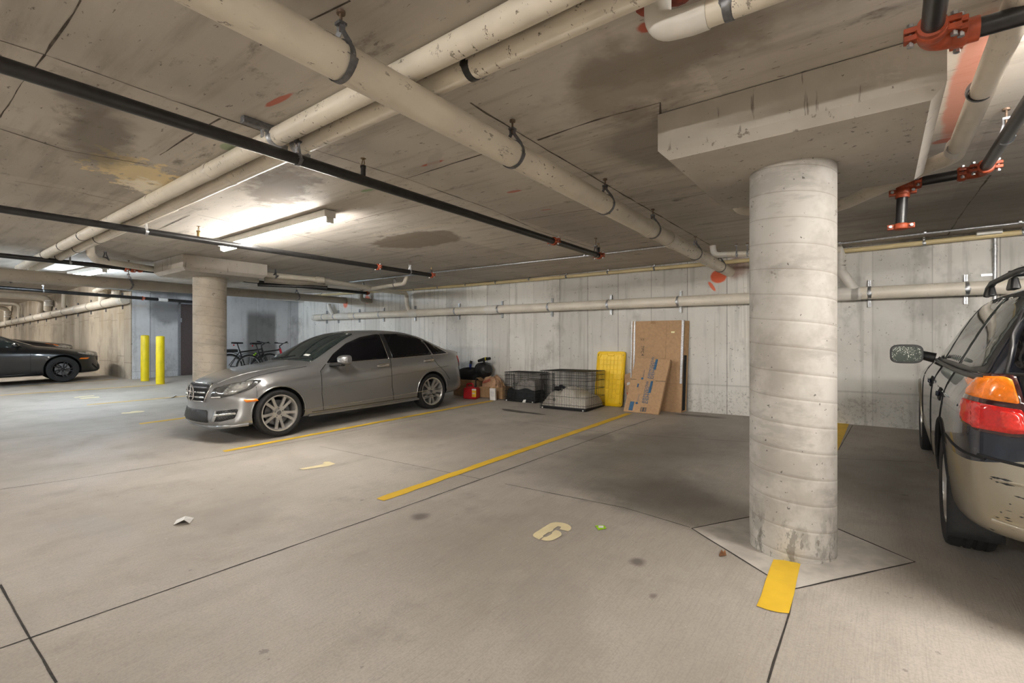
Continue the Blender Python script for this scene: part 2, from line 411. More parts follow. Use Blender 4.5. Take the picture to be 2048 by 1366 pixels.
# floor: one slab that climbs to the wall and towards the far left end
XS = [9, 4, 2, 1, 0, -1, -2, -3, -4, -5, -5.75, -6.5, -7.3, -8.2, -9, -10, -11, -12, -13, -14, -15, -16.2, -17.5, -19, -21, -30, -42]
YS = [-9, -4, 0, 4, 8.5]
mb = MB(); nx, ny = len(XS), len(YS)
mb.add([(x, y, floorz(x, y)) for x in XS for y in YS], [(i * ny + j, i * ny + j + 1, (i + 1) * ny + j + 1, (i + 1) * ny + j) for i in range(nx - 1) for j in range(ny - 1)])
mb.add([(9, -9, -.9), (9, 8.5, -.9), (-42, 8.5, -.9), (-42, -9, -.9)], [(0, 1, 2, 3)])
FLOOR = struct('floor', mb, M['floor'], smooth=30)
CS = [9, 0, -4, -9.3, -10, -11, -12.3, -13.7, -15, -16.3, -18.6, -21, -30, -42]
mb = MB()
mb.add([(x, y, ceilz(x)) for x in CS for y in (-9, 8.5)], [(i * 2, i * 2 + 2, i * 2 + 3, i * 2 + 1) for i in range(len(CS) - 1)])
mb.add([(x, y, 3.9) for x in (9, -42) for y in (-9, 8.5)], [(0, 1, 3, 2)])
CEIL = struct('ceiling', mb, M['ceiling'], smooth=30)
def wallbox(name, x0, x1, y0, y1, m, z0=-.6, z1=3.8): return struct(name, MB().box(((x0 + x1) / 2, (y0 + y1) / 2, (z0 + z1) / 2), (abs(x1 - x0), abs(y1 - y0), z1 - z0)), m, smooth=0)
wallbox('wall_back', -14.4, 8.6, WALLY, WALLY + .3, M['back'])
wallbox('wall_left', -16.2, -14.4, 5.93, WALLY + .3, M['blue'])
wallbox('wall_stair', -17.4, -16.2, 4.385, 5.93, M['blue'])
wallbox('wall_far', -42, -16.2, 4.36, 4.385, M['beige'])
wallbox('wall_right', 8.6, 8.9, -9, WALLY, M['back'])
wallbox('wall_front', -42, 8.6, -9, -8.7, M['back'])
wallbox('wall_end', -42, -41.7, -8.7, 4.36, M['beige'])
# brown steel door in the stair wall
dp = atX(378, 640, -16.19)
mb = MB().box((-16.16, 5.72, floorz(-16.2, 5.6) + 1.03), (.06, .42, 2.06))
do = struct('door_1', mb, plain('brown door paint', (.09, .065, .062), .5), smooth=0)
ob('door_frame', MB().box((-16.15, 5.49, floorz(-16.2, 5.6) + 1.05), (.08, .05, 2.12)).box((-16.15, 5.7, floorz(-16.2, 5.6) + 2.09), (.08, .46, .05)), plain('door frame', (.2, .2, .21), .5), do)
ob('door_hinge', MB().box((-16.1, 5.52, floorz(-16.2, 5.6) + 1.6), (.02, .03, .12)), M['galv'], do)
# ---------------------------------------------------------------- joints in the slab, seams overhead
def strip(mb, pts, w, fz, up, jit=0):
    P = [V(p) for p in pts]; Q = [P[0]]
    for a, b in zip(P, P[1:]):
        n = max(1, int((b - a).length / .12))
        for i in range(1, n + 1): Q.append(a.lerp(b, i / n))
    L = []; R = []
    for i, p in enumerate(Q):
        a = Q[max(0, i - 1)]; b = Q[min(len(Q) - 1, i + 1)]; d = (b - a); n = V((-d.y, d.x, 0)).normalized()
        k = 1 + random.uniform(-jit, jit); o = n * random.uniform(-jit, jit) * w * .5
        for S, s_ in ((L, 1), (R, -1)):
            q = p + n * w / 2 * k * s_ + o; S.append((q.x, q.y, fz(q.x, q.y) + up))
    n = len(Q)
    mb.add(L + R, [(i, i + 1, n + i + 1, n + i) for i in range(n - 1)])
def fstrip(name, pxs, w, m, parent, up=.0015, jit=.22):
    mb = MB(); strip(mb, [atf(*p) for p in pxs], w, floorz, up, jit); return ob(name, mb, m, parent, world=False, smooth=0)
J = M['joint']
for pts, w in (([(0, 1297), (797, 1018), (1251, 854.7), (1310, 836)], .011), ([(0, 1170), (60, 1276), (113, 1366)], .010),
               ([(1535, 1366), (1578, 1228), (1586, 1184)], .009),
               ([(1383, 1057), (1582, 1180), (1830, 1124), (1676, 1058)], .011), ([(1383, 1057), (1500, 1034)], .011),
               ([(1380, 1055), (1250, 1016), (1010, 968)], .007), ([(960, 958), (700, 905), (640, 893)], .006),
               ([(0, 979), (150, 958), (445, 912), (880, 828)], .008), ([(0, 879), (200, 860), (280, 852)], .007),
               ([(0, 826), (220, 812), (360, 800)], .008), ([(1000, 838), (1140, 858), (1300, 872), (1498, 884)], .006), ([(1675, 917), (1850, 925)], .006), ([(1677, 900), (1705, 851)], .006)):
    fstrip('control_joint', pts, w, J, FLOOR)
fx = MB()
pts = [atf(*p) for p in ((1383, 1057), (1582, 1180), (1830, 1124), (1676, 1058), (1600, 1040), (1500, 1034))]
fx.add([(p.x, p.y, floorz(p.x, p.y) + .0008) for p in pts], [tuple(range(len(pts)))])
ob('column_pad', fx, M['pad'], FLOOR, world=False, smooth=0)
def cseam(pxs, w, m=None, up=-.0015, jit=.7):
    mb = MB(); P = []
    for p in pxs:
        q = atz(p[0], p[1], 2.77)
        q = atz(p[0], p[1], ceilz(q.x)); P.append(q)
    strip(mb, P, w, lambda x, y: ceilz(x), up, jit); return ob('form_seam', mb, m or M['seam'], CEIL, world=False, smooth=0)
for pts, w in (([(0, 80), (90, 109)], .010), ([(90, 109), (163, 0)], .007), ([(90, 109), (396, 218), (547, 270)], .01), ([(90, 109), (45, 165), (0, 235)], .006),
               ([(0, 257), (130, 300), (300, 330)], .008), ([(440, 236), (372, 275), (320, 310)], .009), ([(940, 205), (1034, 264), (1272, 404), (1420, 490)], .011),
               ([(1075, 280), (1190, 240), (1320, 205), (1322, 228)], .012), ([(813, 357), (880, 335), (975, 305)], .009), ([(620, 296), (813, 357), (981, 418), (1080, 462), (1200, 500)], .009),
               ([(1040, 440), (1200, 415), (1330, 400), (1500, 372)], .008), ([(380, 430), (310, 462)], .009), ([(395, 429), (540, 460), (700, 490), (840, 512), (940, 535)], .008),
               ([(30, 362), (140, 380), (270, 410)], .008), ([(1380, 372), (1490, 350)], .008), ([(690, 445), (790, 420), (900, 400)], .006),
               ([(700, 0), (610, 45), (520, 90)], .006)):
    cseam(pts, w)
for pts, w in (([(1815, 385), (1965, 360), (2048, 350)], .008), ([(1940, 275), (2010, 262)], .01), ([(740, 470), (830, 448), (940, 445)], .02)):
    cseam(pts, w, M['seamwhite'])
cseam([(1980, 350), (1925, 425), (1895, 470)], .01); cseam([(1680, 395), (1820, 372)], .006)
# ---------------------------------------------------------------- columns
def column(loc, r, z1, capx, capy, capz, label, m, chunk=None):
    c = thing('concrete_column', label, 'column', (loc[0], loc[1], floorz(*loc)))
    h = z1 - floorz(*loc)
    prof = [(0, -.05)] + [(r, -.05)] + [(r, h * i / 24) for i in range(25)] + [(0, h)]
    mb = MB().lathe([(max(a, .001), b) for a, b in prof], (0, 0, 0), 'z', 72)
    ob('shaft', mb, m, c, world=False, smooth=50)
    x0, x1 = capx; y0, y1 = capy; z0, zt = capz
    ch = .05
    mb = MB(); lv = [(z0, ch), (z0 + ch, 0), (zt, 0)]
    vs = []
    for z, e in lv: vs += [(x0 + e, y0 + e, z), (x1 - e, y0 + e, z), (x1 - e, y1 - e, z), (x0 + e, y1 - e, z)]
    fs = [(3, 2, 1, 0), (8, 9, 10, 11)]
    for k in (0, 4):
        for i in range(4): fs.append((k + i, k + (i + 1) % 4, k + 4 + (i + 1) % 4, k + 4 + i))
    ob('drop_panel', mb.add(vs, fs), M['cap'], c, smooth=0)
    return c
column((-.44, 3.52), .24, 2.51, (-1.04, .235), (2.81, 4.23), (2.5, 2.765), 'thick pale round concrete column in the right foreground, spiral form lines, under a square drop panel', M['column'])
column((-8.98, 3.5), .245, 2.54, (-9.45, -8.25), (2.85, 4.1), (2.53, 2.765), 'warm beige round concrete column standing behind the silver sedan hood, under its drop panel', M['columnwarm'])
# ---------------------------------------------------------------- strip lights
def em(name, col, s):
    t = NT(name); return t.out((.9, .9, .9), .3, 0, emit=col, es=s)
WARM, COOL = (1, .955, .895), (.72, .86, 1.0)
def strip_light(x, y, label, col, s, half=1.22, sub='fluorescent strip lights under the slab'):
    z = (ceilz(x - half) + ceilz(x + half)) / 2 - .006
    t = thing('strip_light', label, 'ceiling light', (x, y, z), 0, sub, ry=math.atan((ceilz(x - half) - ceilz(x + half)) / 2 / half))
    t['group'] = sub
    slope = 0
    mb = MB().box((0, 0, -.037), (2 * half, .125, .075))
    ob('housing', mb, M['white_enamel'], t, world=False, bevel=.006)
    for e in (-1, 0, 1):
        ob('lamp_holder', MB().box((e * (half - .012), 0, -.1), (.024, .075, .06)), M['white_enamel'], t, world=False, bevel=.004)
    mt = em('lamp glow', col, s * .63)
    for e in (-.5, .5):
        ob('tube', MB().cyl((e * half - half / 2 + .03, 0, -.107), (e * half + half / 2 - .03, 0, -.107), .03, n=18), mt, t, world=False)
    return t
S1 = 95
strip_light(-5.62, 2.82, 'long twin fluorescent strip light glowing on the ceiling above the silver sedan', WARM, S1 * .72)
strip_light(-12.55, 2.66, 'fluorescent strip light glowing on the ceiling left of the beige column', COOL, S1)
lst = [(1.8, 2.75, WARM, S1 * 1.35), (7.0, 2.9, WARM, S1 * .7), (-18.5, 1.6, WARM, S1 * 1.1), (-27, 1.0, WARM, S1 * 1.1), (-35, 1.0, WARM, S1),
       (-1.5, -3.0, WARM, S1 * .9), (-8.0, -3.0, WARM, S1), (-14.5, -3.2, COOL, S1 * 1.5), (-.6, -6.6, WARM, S1 * 1.6), (-22, -4.2, WARM, S1 * .6), (5.5, -4.2, WARM, S1 * .6)]  # includes a strong unseen lamp added to brighten the drop panel
for x, y, cl, s in lst:
    strip_light(x, y, 'unseen fluorescent strip light supplying room light from outside the picture', cl, s)
SC.view_settings.view_transform = 'Standard'; SC.view_settings.look = 'None'; SC.view_settings.gamma = 1; SC.view_settings.exposure = 1.7
SC.view_settings.use_curve_mapping = False
w = bpy.data.worlds.new('world'); SC.world = w; w.use_nodes = True; w.node_tree.nodes['Background'].inputs[0].default_value = (.02, .02, .02, 1)
SC.cycles.use_denoising = True; SC.cycles.use_adaptive_sampling = True; SC.cycles.adaptive_threshold = .08; SC.cycles.adaptive_min_samples = 20; SC.cycles.max_bounces = 6; SC.cycles.diffuse_bounces = 4; SC.cycles.glossy_bounces = 3; SC.cycles.sample_clamp_indirect = 6; SC.cycles.caustics_reflective = False; SC.cycles.caustics_refractive = False
# ---------------------------------------------------------------- pipes
def pvc(name, col, specks=.0):
    t = NT(name); n = t.noise(3, 4); c = t.mix(t.ramp(n, .3, .7), tuple(v * .9 for v in col), tuple(v * 1.06 for v in col))
    if specks:
        s = t.noise(1, 4, .75, sx=(26, 11, 26)); z = t.noise(.9, 3, .6)
        c = t.mix(t.math('MULTIPLY', t.math('MULTIPLY', t.ramp(s, .605, .64), t.ramp(z, .42, .55)), specks), c, (.09, .065, .03))
    return t.out(c, .42, 0)
M['pvc'] = pvc('cream drain pipe', (.74, .675, .565), .9)
M['pvc2'] = pvc('clean cream drain pipe', (.74, .68, .58), .25)
M['pvcw'] = pvc('white grey drain fitting', (.72, .69, .63), 0)
M['ypvc'] = pvc('yellowed plastic pipe', (.66, .54, .3), 0)
M['pvcg'] = pvc('greyed drain pipe', (.4, .355, .29), .4)
M['brass'] = plain('old brass', (.25, .17, .07), .35, .9, .2, 30)
M['rod'] = plain('rusty rod', (.2, .14, .1), .6, .6, .3, 50)
def band(a, b, r, t=.004):  # a ring standing off a pipe, from a to b
    d = (b - a)
    return MB().tube([a, a, b, b], [r, r + t, r + t, r], 28, cap=False)
def ring(par, name, p, d, w, r, m, t=.004, label=None):
    d = d.normalized(); return ob(name, band(p - d * w / 2, p + d * w / 2, r, t), m, par, smooth=35, label=label)
def hanger(par, p, d, r, zt, m=None, w=.028, t=.005):
    """clevis strap round the pipe at p and a rod up to the slab"""
    m = m or M['dull_steel']; d = d.normalized(); h = ring(par, 'hanger', p, d, w, r, m, t)
    n = d.cross(V((0, 0, 1))).normalized(); top = p + V((0, 0, r + .075))
    mb = MB()
    for s in (-1, 1):
        mb.tube([p + n * s * (r + .002) + V((0, 0, 0)), p + n * s * (r * .75) + V((0, 0, r * .75)), top + n * s * .012 - V((0, 0, .03)), top + n * s * .012], .006, 4, sq=(w / .012, .5))
    mb.box(top, (.035, .035, .012))
    ob('yoke', mb, m, h)
    if zt > top.z + .01: ob('rod', MB().cyl(top - V((0, 0, .03)), (p.x, p.y, zt), .006, n=8).cyl((p.x, p.y, zt - .012), (p.x, p.y, zt), .018, n=10), M['rod'], h)
    return h
def bolt(mb, p, ax, L, r=.011):
    ax = ax.normalized(); mb.cyl(p - ax * L / 2, p + ax * L / 2, r * .6, n=8)
    for s in (-1, 1): mb.cyl(p + ax * s * (L * .36), p + ax * s * (L * .36 + r * 1.3), r * 1.25, n=6)
def coupling(par, p, d, r, w=.05):
    """grooved iron clamp: two half shells with bolt lugs"""
    d = d.normalized(); n = d.cross(V((0, 0, 1)))
    n = n.normalized() if n.length > .1 else V((1, 0, 0)); u = n.cross(d).normalized()
    mb = MB(); mb.tube([p - d * w * .5, p - d * w * .42, p - d * w * .2, p + d * w * .2, p + d * w * .42, p + d * w * .5], [r * 1.04, r * 1.25, r * 1.36, r * 1.36, r * 1.25, r * 1.04], 24)
    bb = []
    for s in (-1, 1):
        c = p + n * s * (r * 1.36 + .012)
        R = Matrix((n, d, u)).transposed()
        for k in (-1, 1): mb.box(c + u * k * .014, (.04, w * .8, .02), R)
        k2 = MB(); bolt(k2, c, u, .085, .009); bb.append(k2)
    o = ob('coupling', mb, M['red_iron'], par, bevel=.003)
    for k2 in bb: ob('bolt', k2, M['galv'], o)
    return o
def sprinkler(par, p, r, up=.09, m=None):
    m = m or M['black_steel']
    o = ob('sprinkler_head', MB().cyl(p, p + V((0, 0, up * .45)), .017, n=12).cyl(p + V((0, 0, up * .45)), p + V((0, 0, up * .6)), .021, n=6), m, par)
    mb = MB(); b = p + V((0, 0, up * .6)); t = p + V((0, 0, up))
    for s in (-1, 1): mb.tube([b + V((s * .006, 0, 0)), b + V((s * .017, 0, .014)), t + V((s * .004, 0, 0))], .003, 6)
    mb.lathe([(.001, 0), (.018, 0), (.02, .003), (.001, .003)], t, 'z', 14)
    ob('deflector', mb, M['brass'], o); return o
def pipe(name, label, cat, path, r, m, group=None, n=28, run='pipe_run'):
    t = thing(name, label, cat, path[0], 0, group)
    ob(run, MB().tube(path, r, n), m, t, smooth=50); return t
def along(a, b, x=None, y=None):
    k = (x - a.x) / (b.x - a.x) if x is not None else (y - a.y) / (b.y - a.y)
    return a.lerp(b, k)
GC = 'cream drain pipes under the slab'
# big drain running to the back wall
e = atY(1459, 544, WALLY); a, b = V((-1.71, -1.5, 2.57)), V((e.x, WALLY + .02, e.z))
p = pipe('drain_pipe', 'largest cream drain pipe crossing the ceiling from upper left to the back wall', 'pipe', [a, b], .077, M['pvc'], GC)
for y in (1.17, 2.36, 3.65, 4.75, 6.25, 7.5): hanger(p, along(a, b, y=y), b - a, .078, 2.77)
for y, w in ((4.62, .13), (5.25, .16)): ring(p, 'pipe_socket', along(a, b, y=y), b - a, w, .0775, M['pvc2'], .009)
# twin drains running left
for nm, y, z, lab in (('drain_pipe', 1.555, 2.705, 'upper of the twin cream pipes running side by side to the far left'), ('drain_pipe', 1.71, 2.7, 'lower of the twin cream pipes running side by side to the far left')):
    a, b = V((1.5, y - .01, z + .01)), V((-11.6, y + .03, z + .005))
    p = pipe(nm, lab, 'pipe', [a, b], .057, M['pvc'], GC)
    for x in ((-1.52,) if y > 1.6 else ()): ring(p, 'hanger', along(a, b, x=x), a - b, .03, .0575, M['black_steel'], .004)
    for x in (-4.0, -5.25, -6.4, -7.6, -8.6, -9.6): ring(p, 'pipe_socket', along(a, b, x=x), a - b, .012 if int(x * 2) % 2 else .06, .0575, M['pvc2'] if int(x * 2) % 2 == 0 else M['matte_black'], .003)
    h = ring(p, 'hanger', along(a, b, x=-3.02), a - b, .035, .0575, M['galv'], .005)
    ob('clamp_bolt', MB().box(along(a, b, x=-3.02) + V((0, .045, -.055)), (.03, .04, .03)), M['galv'], h)
s = thing('strut_channel', 'short steel channel bracket on the ceiling holding the twin cream pipes', 'bracket', (-3.02, 1.62, 2.77))
ob('channel', MB().box((-3.02, 1.58, 2.75), (.045, .46, .04)), M['dull_steel'], s, bevel=.004)
ob('hanger_tab', MB().box((-3.02, 1.47, 2.71), (.03, .008, .05)), M['galv'], s)
# black sprinkler branches
GB = 'black sprinkler pipes under the slab'
a, b = V((-2.88, -1.0, 2.56)), V((-2.88, 5.72, 2.56))
p = pipe('sprinkler_pipe', 'black sprinkler pipe crossing the upper left, nearest of the black pipes', 'pipe', [a, b], .034, M['black_steel'], GB)
for y in (1.62, 5.6): hanger(p, along(a, b, y=y), b - a, .035, 2.77, M['dull_steel'], .02, .004)
coupling(p, along(a, b, y=4.6), b - a, .034); coupling(p, b - V((0, .03, 0)), b - a, .034); sprinkler(p, V((-2.88, 2.1, 2.59)), .034, .12); sprinkler(p, V((-2.88, 5.68, 2.59)), .034, .12)
a, b = V((-6.16, -1.0, 2.60)), V((-6.1, 5.86, 2.60))
p = pipe('sprinkler_pipe', 'dark sprinkler pipe passing just below the glowing strip light', 'pipe', [a, b], .034, M['black_steel'], GB)
for y in (1.78, 5.35): hanger(p, along(a, b, y=y), b - a, .035, 2.77, M['galv'], .022, .004)
coupling(p, along(a, b, y=4.72), b - a, .034); coupling(p, b - V((0, .03, 0)), b - a, .034); sprinkler(p, V((-6.15, 2.28, 2.63)), .034, .12, M['brass']); sprinkler(p, V((-6.1, 5.82, 2.63)), .034, .1)
a, b = V((-9.6, -.6, 2.64)), V((-9.66, 7.2, 2.63))
p = pipe('sprinkler_pipe', 'black sprinkler pipe with a red coupling left of the beige column drop panel', 'pipe', [a, b], .034, M['black_steel'], GB)
hanger(p, along(a, b, y=1.85), b - a, .035, 2.78, M['galv'], .022, .004)
q = along(a, b, y=2.62); coupling(p, q, b - a, .042, .07); coupling(p, q + V((0, -.09, -.005)), b - a, .038, .05); coupling(p, q + V((0, .09, .01)), V((1, 0, .3)), .04, .06)
ob('pipe_support', MB().cyl(along(a, b, y=2.2), along(a, b, y=2.2) + V((0, 0, .12)), .03, n=12).cyl(along(a, b, y=2.2) + V((0, 0, .03)), along(a, b, y=2.2) + V((0, 0, .05)), .045, n=12), M['black_steel'], p)
coupling(p, b - V((0, .05, 0)), b - a, .034)
e1, e2, e3 = atz(0, 578, 2.6), atz(250, 598, 2.6), atz(385, 611, 2.58)
a, b = V((-14.6, .5, 2.62)), V((-15.2, 5.6, 2.60))
p = pipe('sprinkler_pipe', 'blue-grey sprinkler pipe farthest left, in front of the warm concrete wall', 'pipe', [a, b], .04, M['black_steel'], GB)
coupling(p, along(a, b, y=4.3), b - a, .038); ring(p, 'pipe_label', along(a, b, y=4.75), b - a, .22, .041, M['paper_white'], .002)
hanger(p, along(a, b, y=2.4), b - a, .041, ceilz(-14.7), M['galv'], .022, .004)
# wide drain at the left end, into the back wall
e = atY(690, 601, WALLY)
best = None
b = V((e.x, WALLY + .05, e.z))
for k in range(60):
    z = 2.3 + k * .01; a = atz(0, 549, z); m = atz(240, 575, z); u = (b - a); w_ = m - a; d = abs(u.x * w_.y - u.y * w_.x) / u.length
    if best is None or d < best[0]: best = (d, a)
a = best[1]; a = a - (b - a) * .4
p = pipe('drain_pipe', 'wide cream pipe passing behind the beige column and into the back wall', 'pipe', [a, b], .088, M['pvcg'], GC)
for y in (2.62, 4.15, 6.3): hanger(p, along(a, b, y=y), b - a, .089, ceilz(along(a, b, y=y).x), M['dull_steel'], .03)
# conduit with a dip
q = [atz(x, y, 2.62) for x, y in ((-60, 545), (0, 556), (10, 560), (20, 565), (30, 562), (40, 561), (140, 569), (300, 585))]
p = pipe('conduit', 'thin grey electrical conduit with a dip at the far left edge', 'conduit', q, .014, M['galv'], None, 10)
# small drain with a riser left of the beige cap
a = V((-8.62, 1.9, 2.77)); zc = 2.66
q1 = V((-8.55, 1.95, zc)); q2 = V((-9.35, 2.6, zc))
p1, p2, p3 = atz(180, 503, 2.69), atz(205, 518, 2.67), atz(300, 535, 2.69)
top = V((p1.x + .02, p1.y, 2.78))
p = pipe('drain_pipe', 'cream pipe with an elbow dropping from the ceiling left of the beige column', 'pipe', fillet([top, V((top.x, top.y, 2.66)), V((top.x - .28, top.y + .12, 2.62)), V((-9.55, p3.y, 2.66)), V((-9.62, 4.6, 2.66))], .07), .048, M['pvc2'], GC)
hanger(p, V((-9.0, 2.12, 2.64)), V((-.6, .8, 0)), .049, 2.77, M['dull_steel'], .02, .003)
# group of drains right of the beige cap
pj = atz(735, 577, 2.62); pa = atz(528, 549, 2.64)
a = V((-9.0, 4.4, 2.66)); s0 = atz(560, 553, 2.66)
path = fillet([V((-8.72, 4.3, 2.66)), atz(640, 560, 2.66), atz(735, 576, 2.63), atY(790, 584, 7.6), atY(812, 586, 7.94), atY(814, 612, 7.95), atY(820, 626, 7.98)], .07)
p = pipe('drain_pipe', 'cream drain pipe from the beige column cap, elbow end dropping to the wall pipe', 'pipe', path, .05, M['pvc2'], GC)
for px, py, w in ((640, 560, .14), (655, 563, .1), (733, 576, .14)):
    c = atz(px, py, 2.655); ring(p, 'pipe_socket', c, V((.25, 1, 0)), w, .0505, M['pvc'], .01)
for px, py in ((551, 551), (727, 575)): hanger(p, atz(px, py, 2.658), V((.25, 1, 0)), .051, 2.77, M['dull_steel'], .02, .003)
path = fillet([V((-8.75, 4.3, 2.57)), atz(615, 567, 2.565), atz(652, 568, 2.62)], .1)
pipe('drain_pipe', 'brown-grey drain pipe lying just below the pipe from the beige column cap', 'pipe', path, .05, M['pvcg'], GC)
p = pipe('sprinkler_pipe', 'short black pipe tucked under the drain pipes right of the beige column cap', 'pipe', [V((-9.0, 4.3, 2.5)), atz(655, 575, 2.5)], .03, M['black_steel'], GB)
j0 = atz(738, 578, 2.63); j1 = atz(808, 567, 2.63)
path = fillet([j0, j1, V((j1.x + .1, j1.y, 2.78))], .08)
p = pipe('drain_pipe', 'cream branch pipe rising to the ceiling above the silver sedan roof', 'pipe', path, .038, M['pvc2'], GC)
hanger(p, j0.lerp(j1, .75), j1 - j0, .039, 2.77, M['dull_steel'], .015, .003)
q0 = V((atY(733, 592, 8.0).x, 7.93, 2.68))
pipe('drain_elbow', 'grey drain elbow entering the back wall with an orange paint ring', 'pipe', fillet([V((q0.x - .02, q0.y - .1, ceilz(q0.x) + .01)), V((q0.x - .02, q0.y - .1, 2.6)), V((q0.x + .04, WALLY + .02, 2.57))], .1), .06, M['pvcg'], GC)
# the long waste pipe along the back wall
wy = 7.99
W0, W1 = atY(629, 635, wy), atY(2300, 561, wy)
p = pipe('waste_pipe', 'long horizontal cream waste pipe strapped along the back wall', 'pipe', [W0, W1], .083, M['pvc2'])
ob('end_cap', MB().tube([W0 - V((.05, 0, 0)), W0 - V((.04, 0, 0)), W0 + V((.1, 0, 0))], [.07, .09, .09], 28), M['pvcw'], p)
br = [652, 675, 717, 766, 829, 917, 1003, 1103, 1221, 1360, 1739, 1932]
for i, px in enumerate(br):
    c = along(W0, W1, x=atY(px, 600, wy + .08).x)
    c2 = along(W0, W1, x=atY(px - (9 if px < 1500 else -3), 600, wy).x)
    mb = MB().box((c.x - .014, WALLY - .02, c.z), (.006, .04, .36)).box((c.x + .014, WALLY - .02, c.z), (.006, .04, .36)).box((c.x, WALLY - .004, c.z), (.03, .008, .36))
    mb.box((c.x - .008, WALLY - .039, c.z), (.009, .004, .36)).box((c.x + .008, WALLY - .039, c.z), (.009, .004, .36))
    o = ob('strut_channel', mb, M['galv'], p, smooth=0)
    cl = ring(o, 'pipe_clamp', V((c.x, c.y, c.z)), W1 - W0, .032, .0835, M['galv'], .004)
for px, w in ((688, .55), (828, .3), (985, .32), (1695, .24), (1712, .1)):
    ring(p, 'pipe_socket', along(W0, W1, x=atY(px, 600, wy).x), W1 - W0, w, .0835, M['pvcw'], .008)
# risers into it
c = along(W0, W1, x=atY(664, 632, wy).x)
p = pipe('drain_riser', 'short pale riser pipe joining the left end of the wall waste pipe', 'pipe', fillet([V((c.x - .12, 7.97, 2.58)), V((c.x - .12, 7.97, c.z + .3)), V((c.x + .08, 7.98, c.z + .03))], .1), .06, M['pvcw'], GC)
c = along(W0, W1, x=atY(1712, 588, wy).x); zt = ceilz(c.x)
x0 = atY(1681, 550, 7.97).x
p = pipe('drain_riser', 'pale riser pipe half hidden behind the right column, joining the wall waste pipe', 'pipe', fillet([V((x0 - .05, 7.95, zt + .01)), V((x0, 7.95, 2.62)), V((x0 - .02, 7.96, c.z + .36)), V((c.x, 7.98, c.z + .03))], .1), .058, M['pvcw'], GC)
for z in (2.56, 2.62, 2.5): ring(p, 'pipe_socket', V((x0, 7.95, z)), V((0, 0, 1)), .03, .0585, M['pvcw'], .006)
ring(p, 'pipe_socket', V((x0, 7.95, 2.44)), V((0, 0, 1)), .05, .0585, M['pvcw'], .008)
# yellowed pipe at the head of the back wall
q = [atY(x, y, 8.05) for x, y in ((628, 591), (736, 584), (905, 573), (1075, 558.5), (1268, 541), (1480, 522), (1750, 496), (2040, 465))]
q.append(q[-1] + (q[-1] - q[-2]) * .5)
p = pipe('water_pipe', 'thin yellowed pipe running along the top of the whole back wall', 'pipe', q, .031, M['ypvc'], None, 16)
for px, py in ((643, 590), (828, 578), (876, 574.5), (932, 570), (992, 565), (1059, 559), (1133, 553), (1216, 545), (1309, 537), (1445, 525), (1848, 486), (2047, 464)):
    c = atY(px, py, 8.05); h = ring(p, 'hanger', c, V((1, 0, 0)), .025, .0315, M['dull_steel'] if px < 1500 else M['galv'], .004)
    ob('rod', MB().box(c + V((0, 0, .05)), (.022, .02, .06)).cyl(c, (c.x, c.y, min(ceilz(c.x), c.z + .14)), .005, n=6), M['galv'], h)
c = atY(702, 582, 8.05); ob('pipe_tee', MB().cyl(c, c + V((0, 0, .1)), .03, n=12), M['ypvc'], p)
# bright conduits on the slab
for lab, pts in (('bright steel conduit on the ceiling left of the big drain pipe', ((600, 575), (675, 567), (850, 547), (1170, 512), (1345, 491), (1375, 489))), ('bright steel conduit on the ceiling right of the foreground column', ((1560, 499), (1680, 487), (1850, 467), (2040, 446), (2200, 428)))):
    q = [atz(x, y, ceilz(atz(x, y, 2.75).x) - .022) for x, y in pts]
    c = pipe('conduit', lab, 'conduit', q, .013, M['galv'], 'steel conduits under the slab', 10)
    for k in range(1, len(q) - 1): ob('conduit_strap', MB().box(q[k] + V((0, 0, .008)), (.03, .05, .024)), M['galv'], c, bevel=.004)
q = [atY(1990, y, 8.09) for y in (473, 500, 520, 552, 600)]; q = [V((q[0].x, 8.09, v.z)) for v in q]
p = pipe('conduit', 'vertical steel conduit on the back wall above the station wagon', 'conduit', q, .02, M['galv'], None, 12)
ring(p, 'conduit_coupling', q[1], V((0, 0, 1)), .05, .02, M['galv'], .004)
ob('conduit_strap', MB().box((q[0].x - .07, 8.105, q[3].z + .02), (.1, .02, .03)), M['galv'], p)
c = atY(1990, 457, 8.0)
ob('junction_box', MB().box((c.x - .05, 8.0, ceilz(c.x) - .03), (.22, .08, .05)), M['white_enamel'], p, bevel=.004)
# white elbow by the end of the big drain
e0 = atz(1425, 493, 2.76); e1 = V((e0.x + .02, e0.y, 2.64)); e2 = atz(1500, 507, 2.63)
p = pipe('drain_elbow', 'small white elbow pipe under the ceiling left of the foreground column top', 'pipe', fillet([V((e0.x, e0.y, 2.78)), e1, e1 + (e2 - e1).normalized() * .16], .07), .04, M['pvcw'], GC)
e3 = e1 + (e2 - e1).normalized() * .16
ob('pipe_run', MB().cyl(e3, e3 + (e2 - e1).normalized() * 1.3, .04, n=20), M['pvc2'], p)
for k in (.12, .25): hanger(p, e3 + (e2 - e1).normalized() * k, e2 - e1, .041, 2.77, M['galv'], .02, .003)
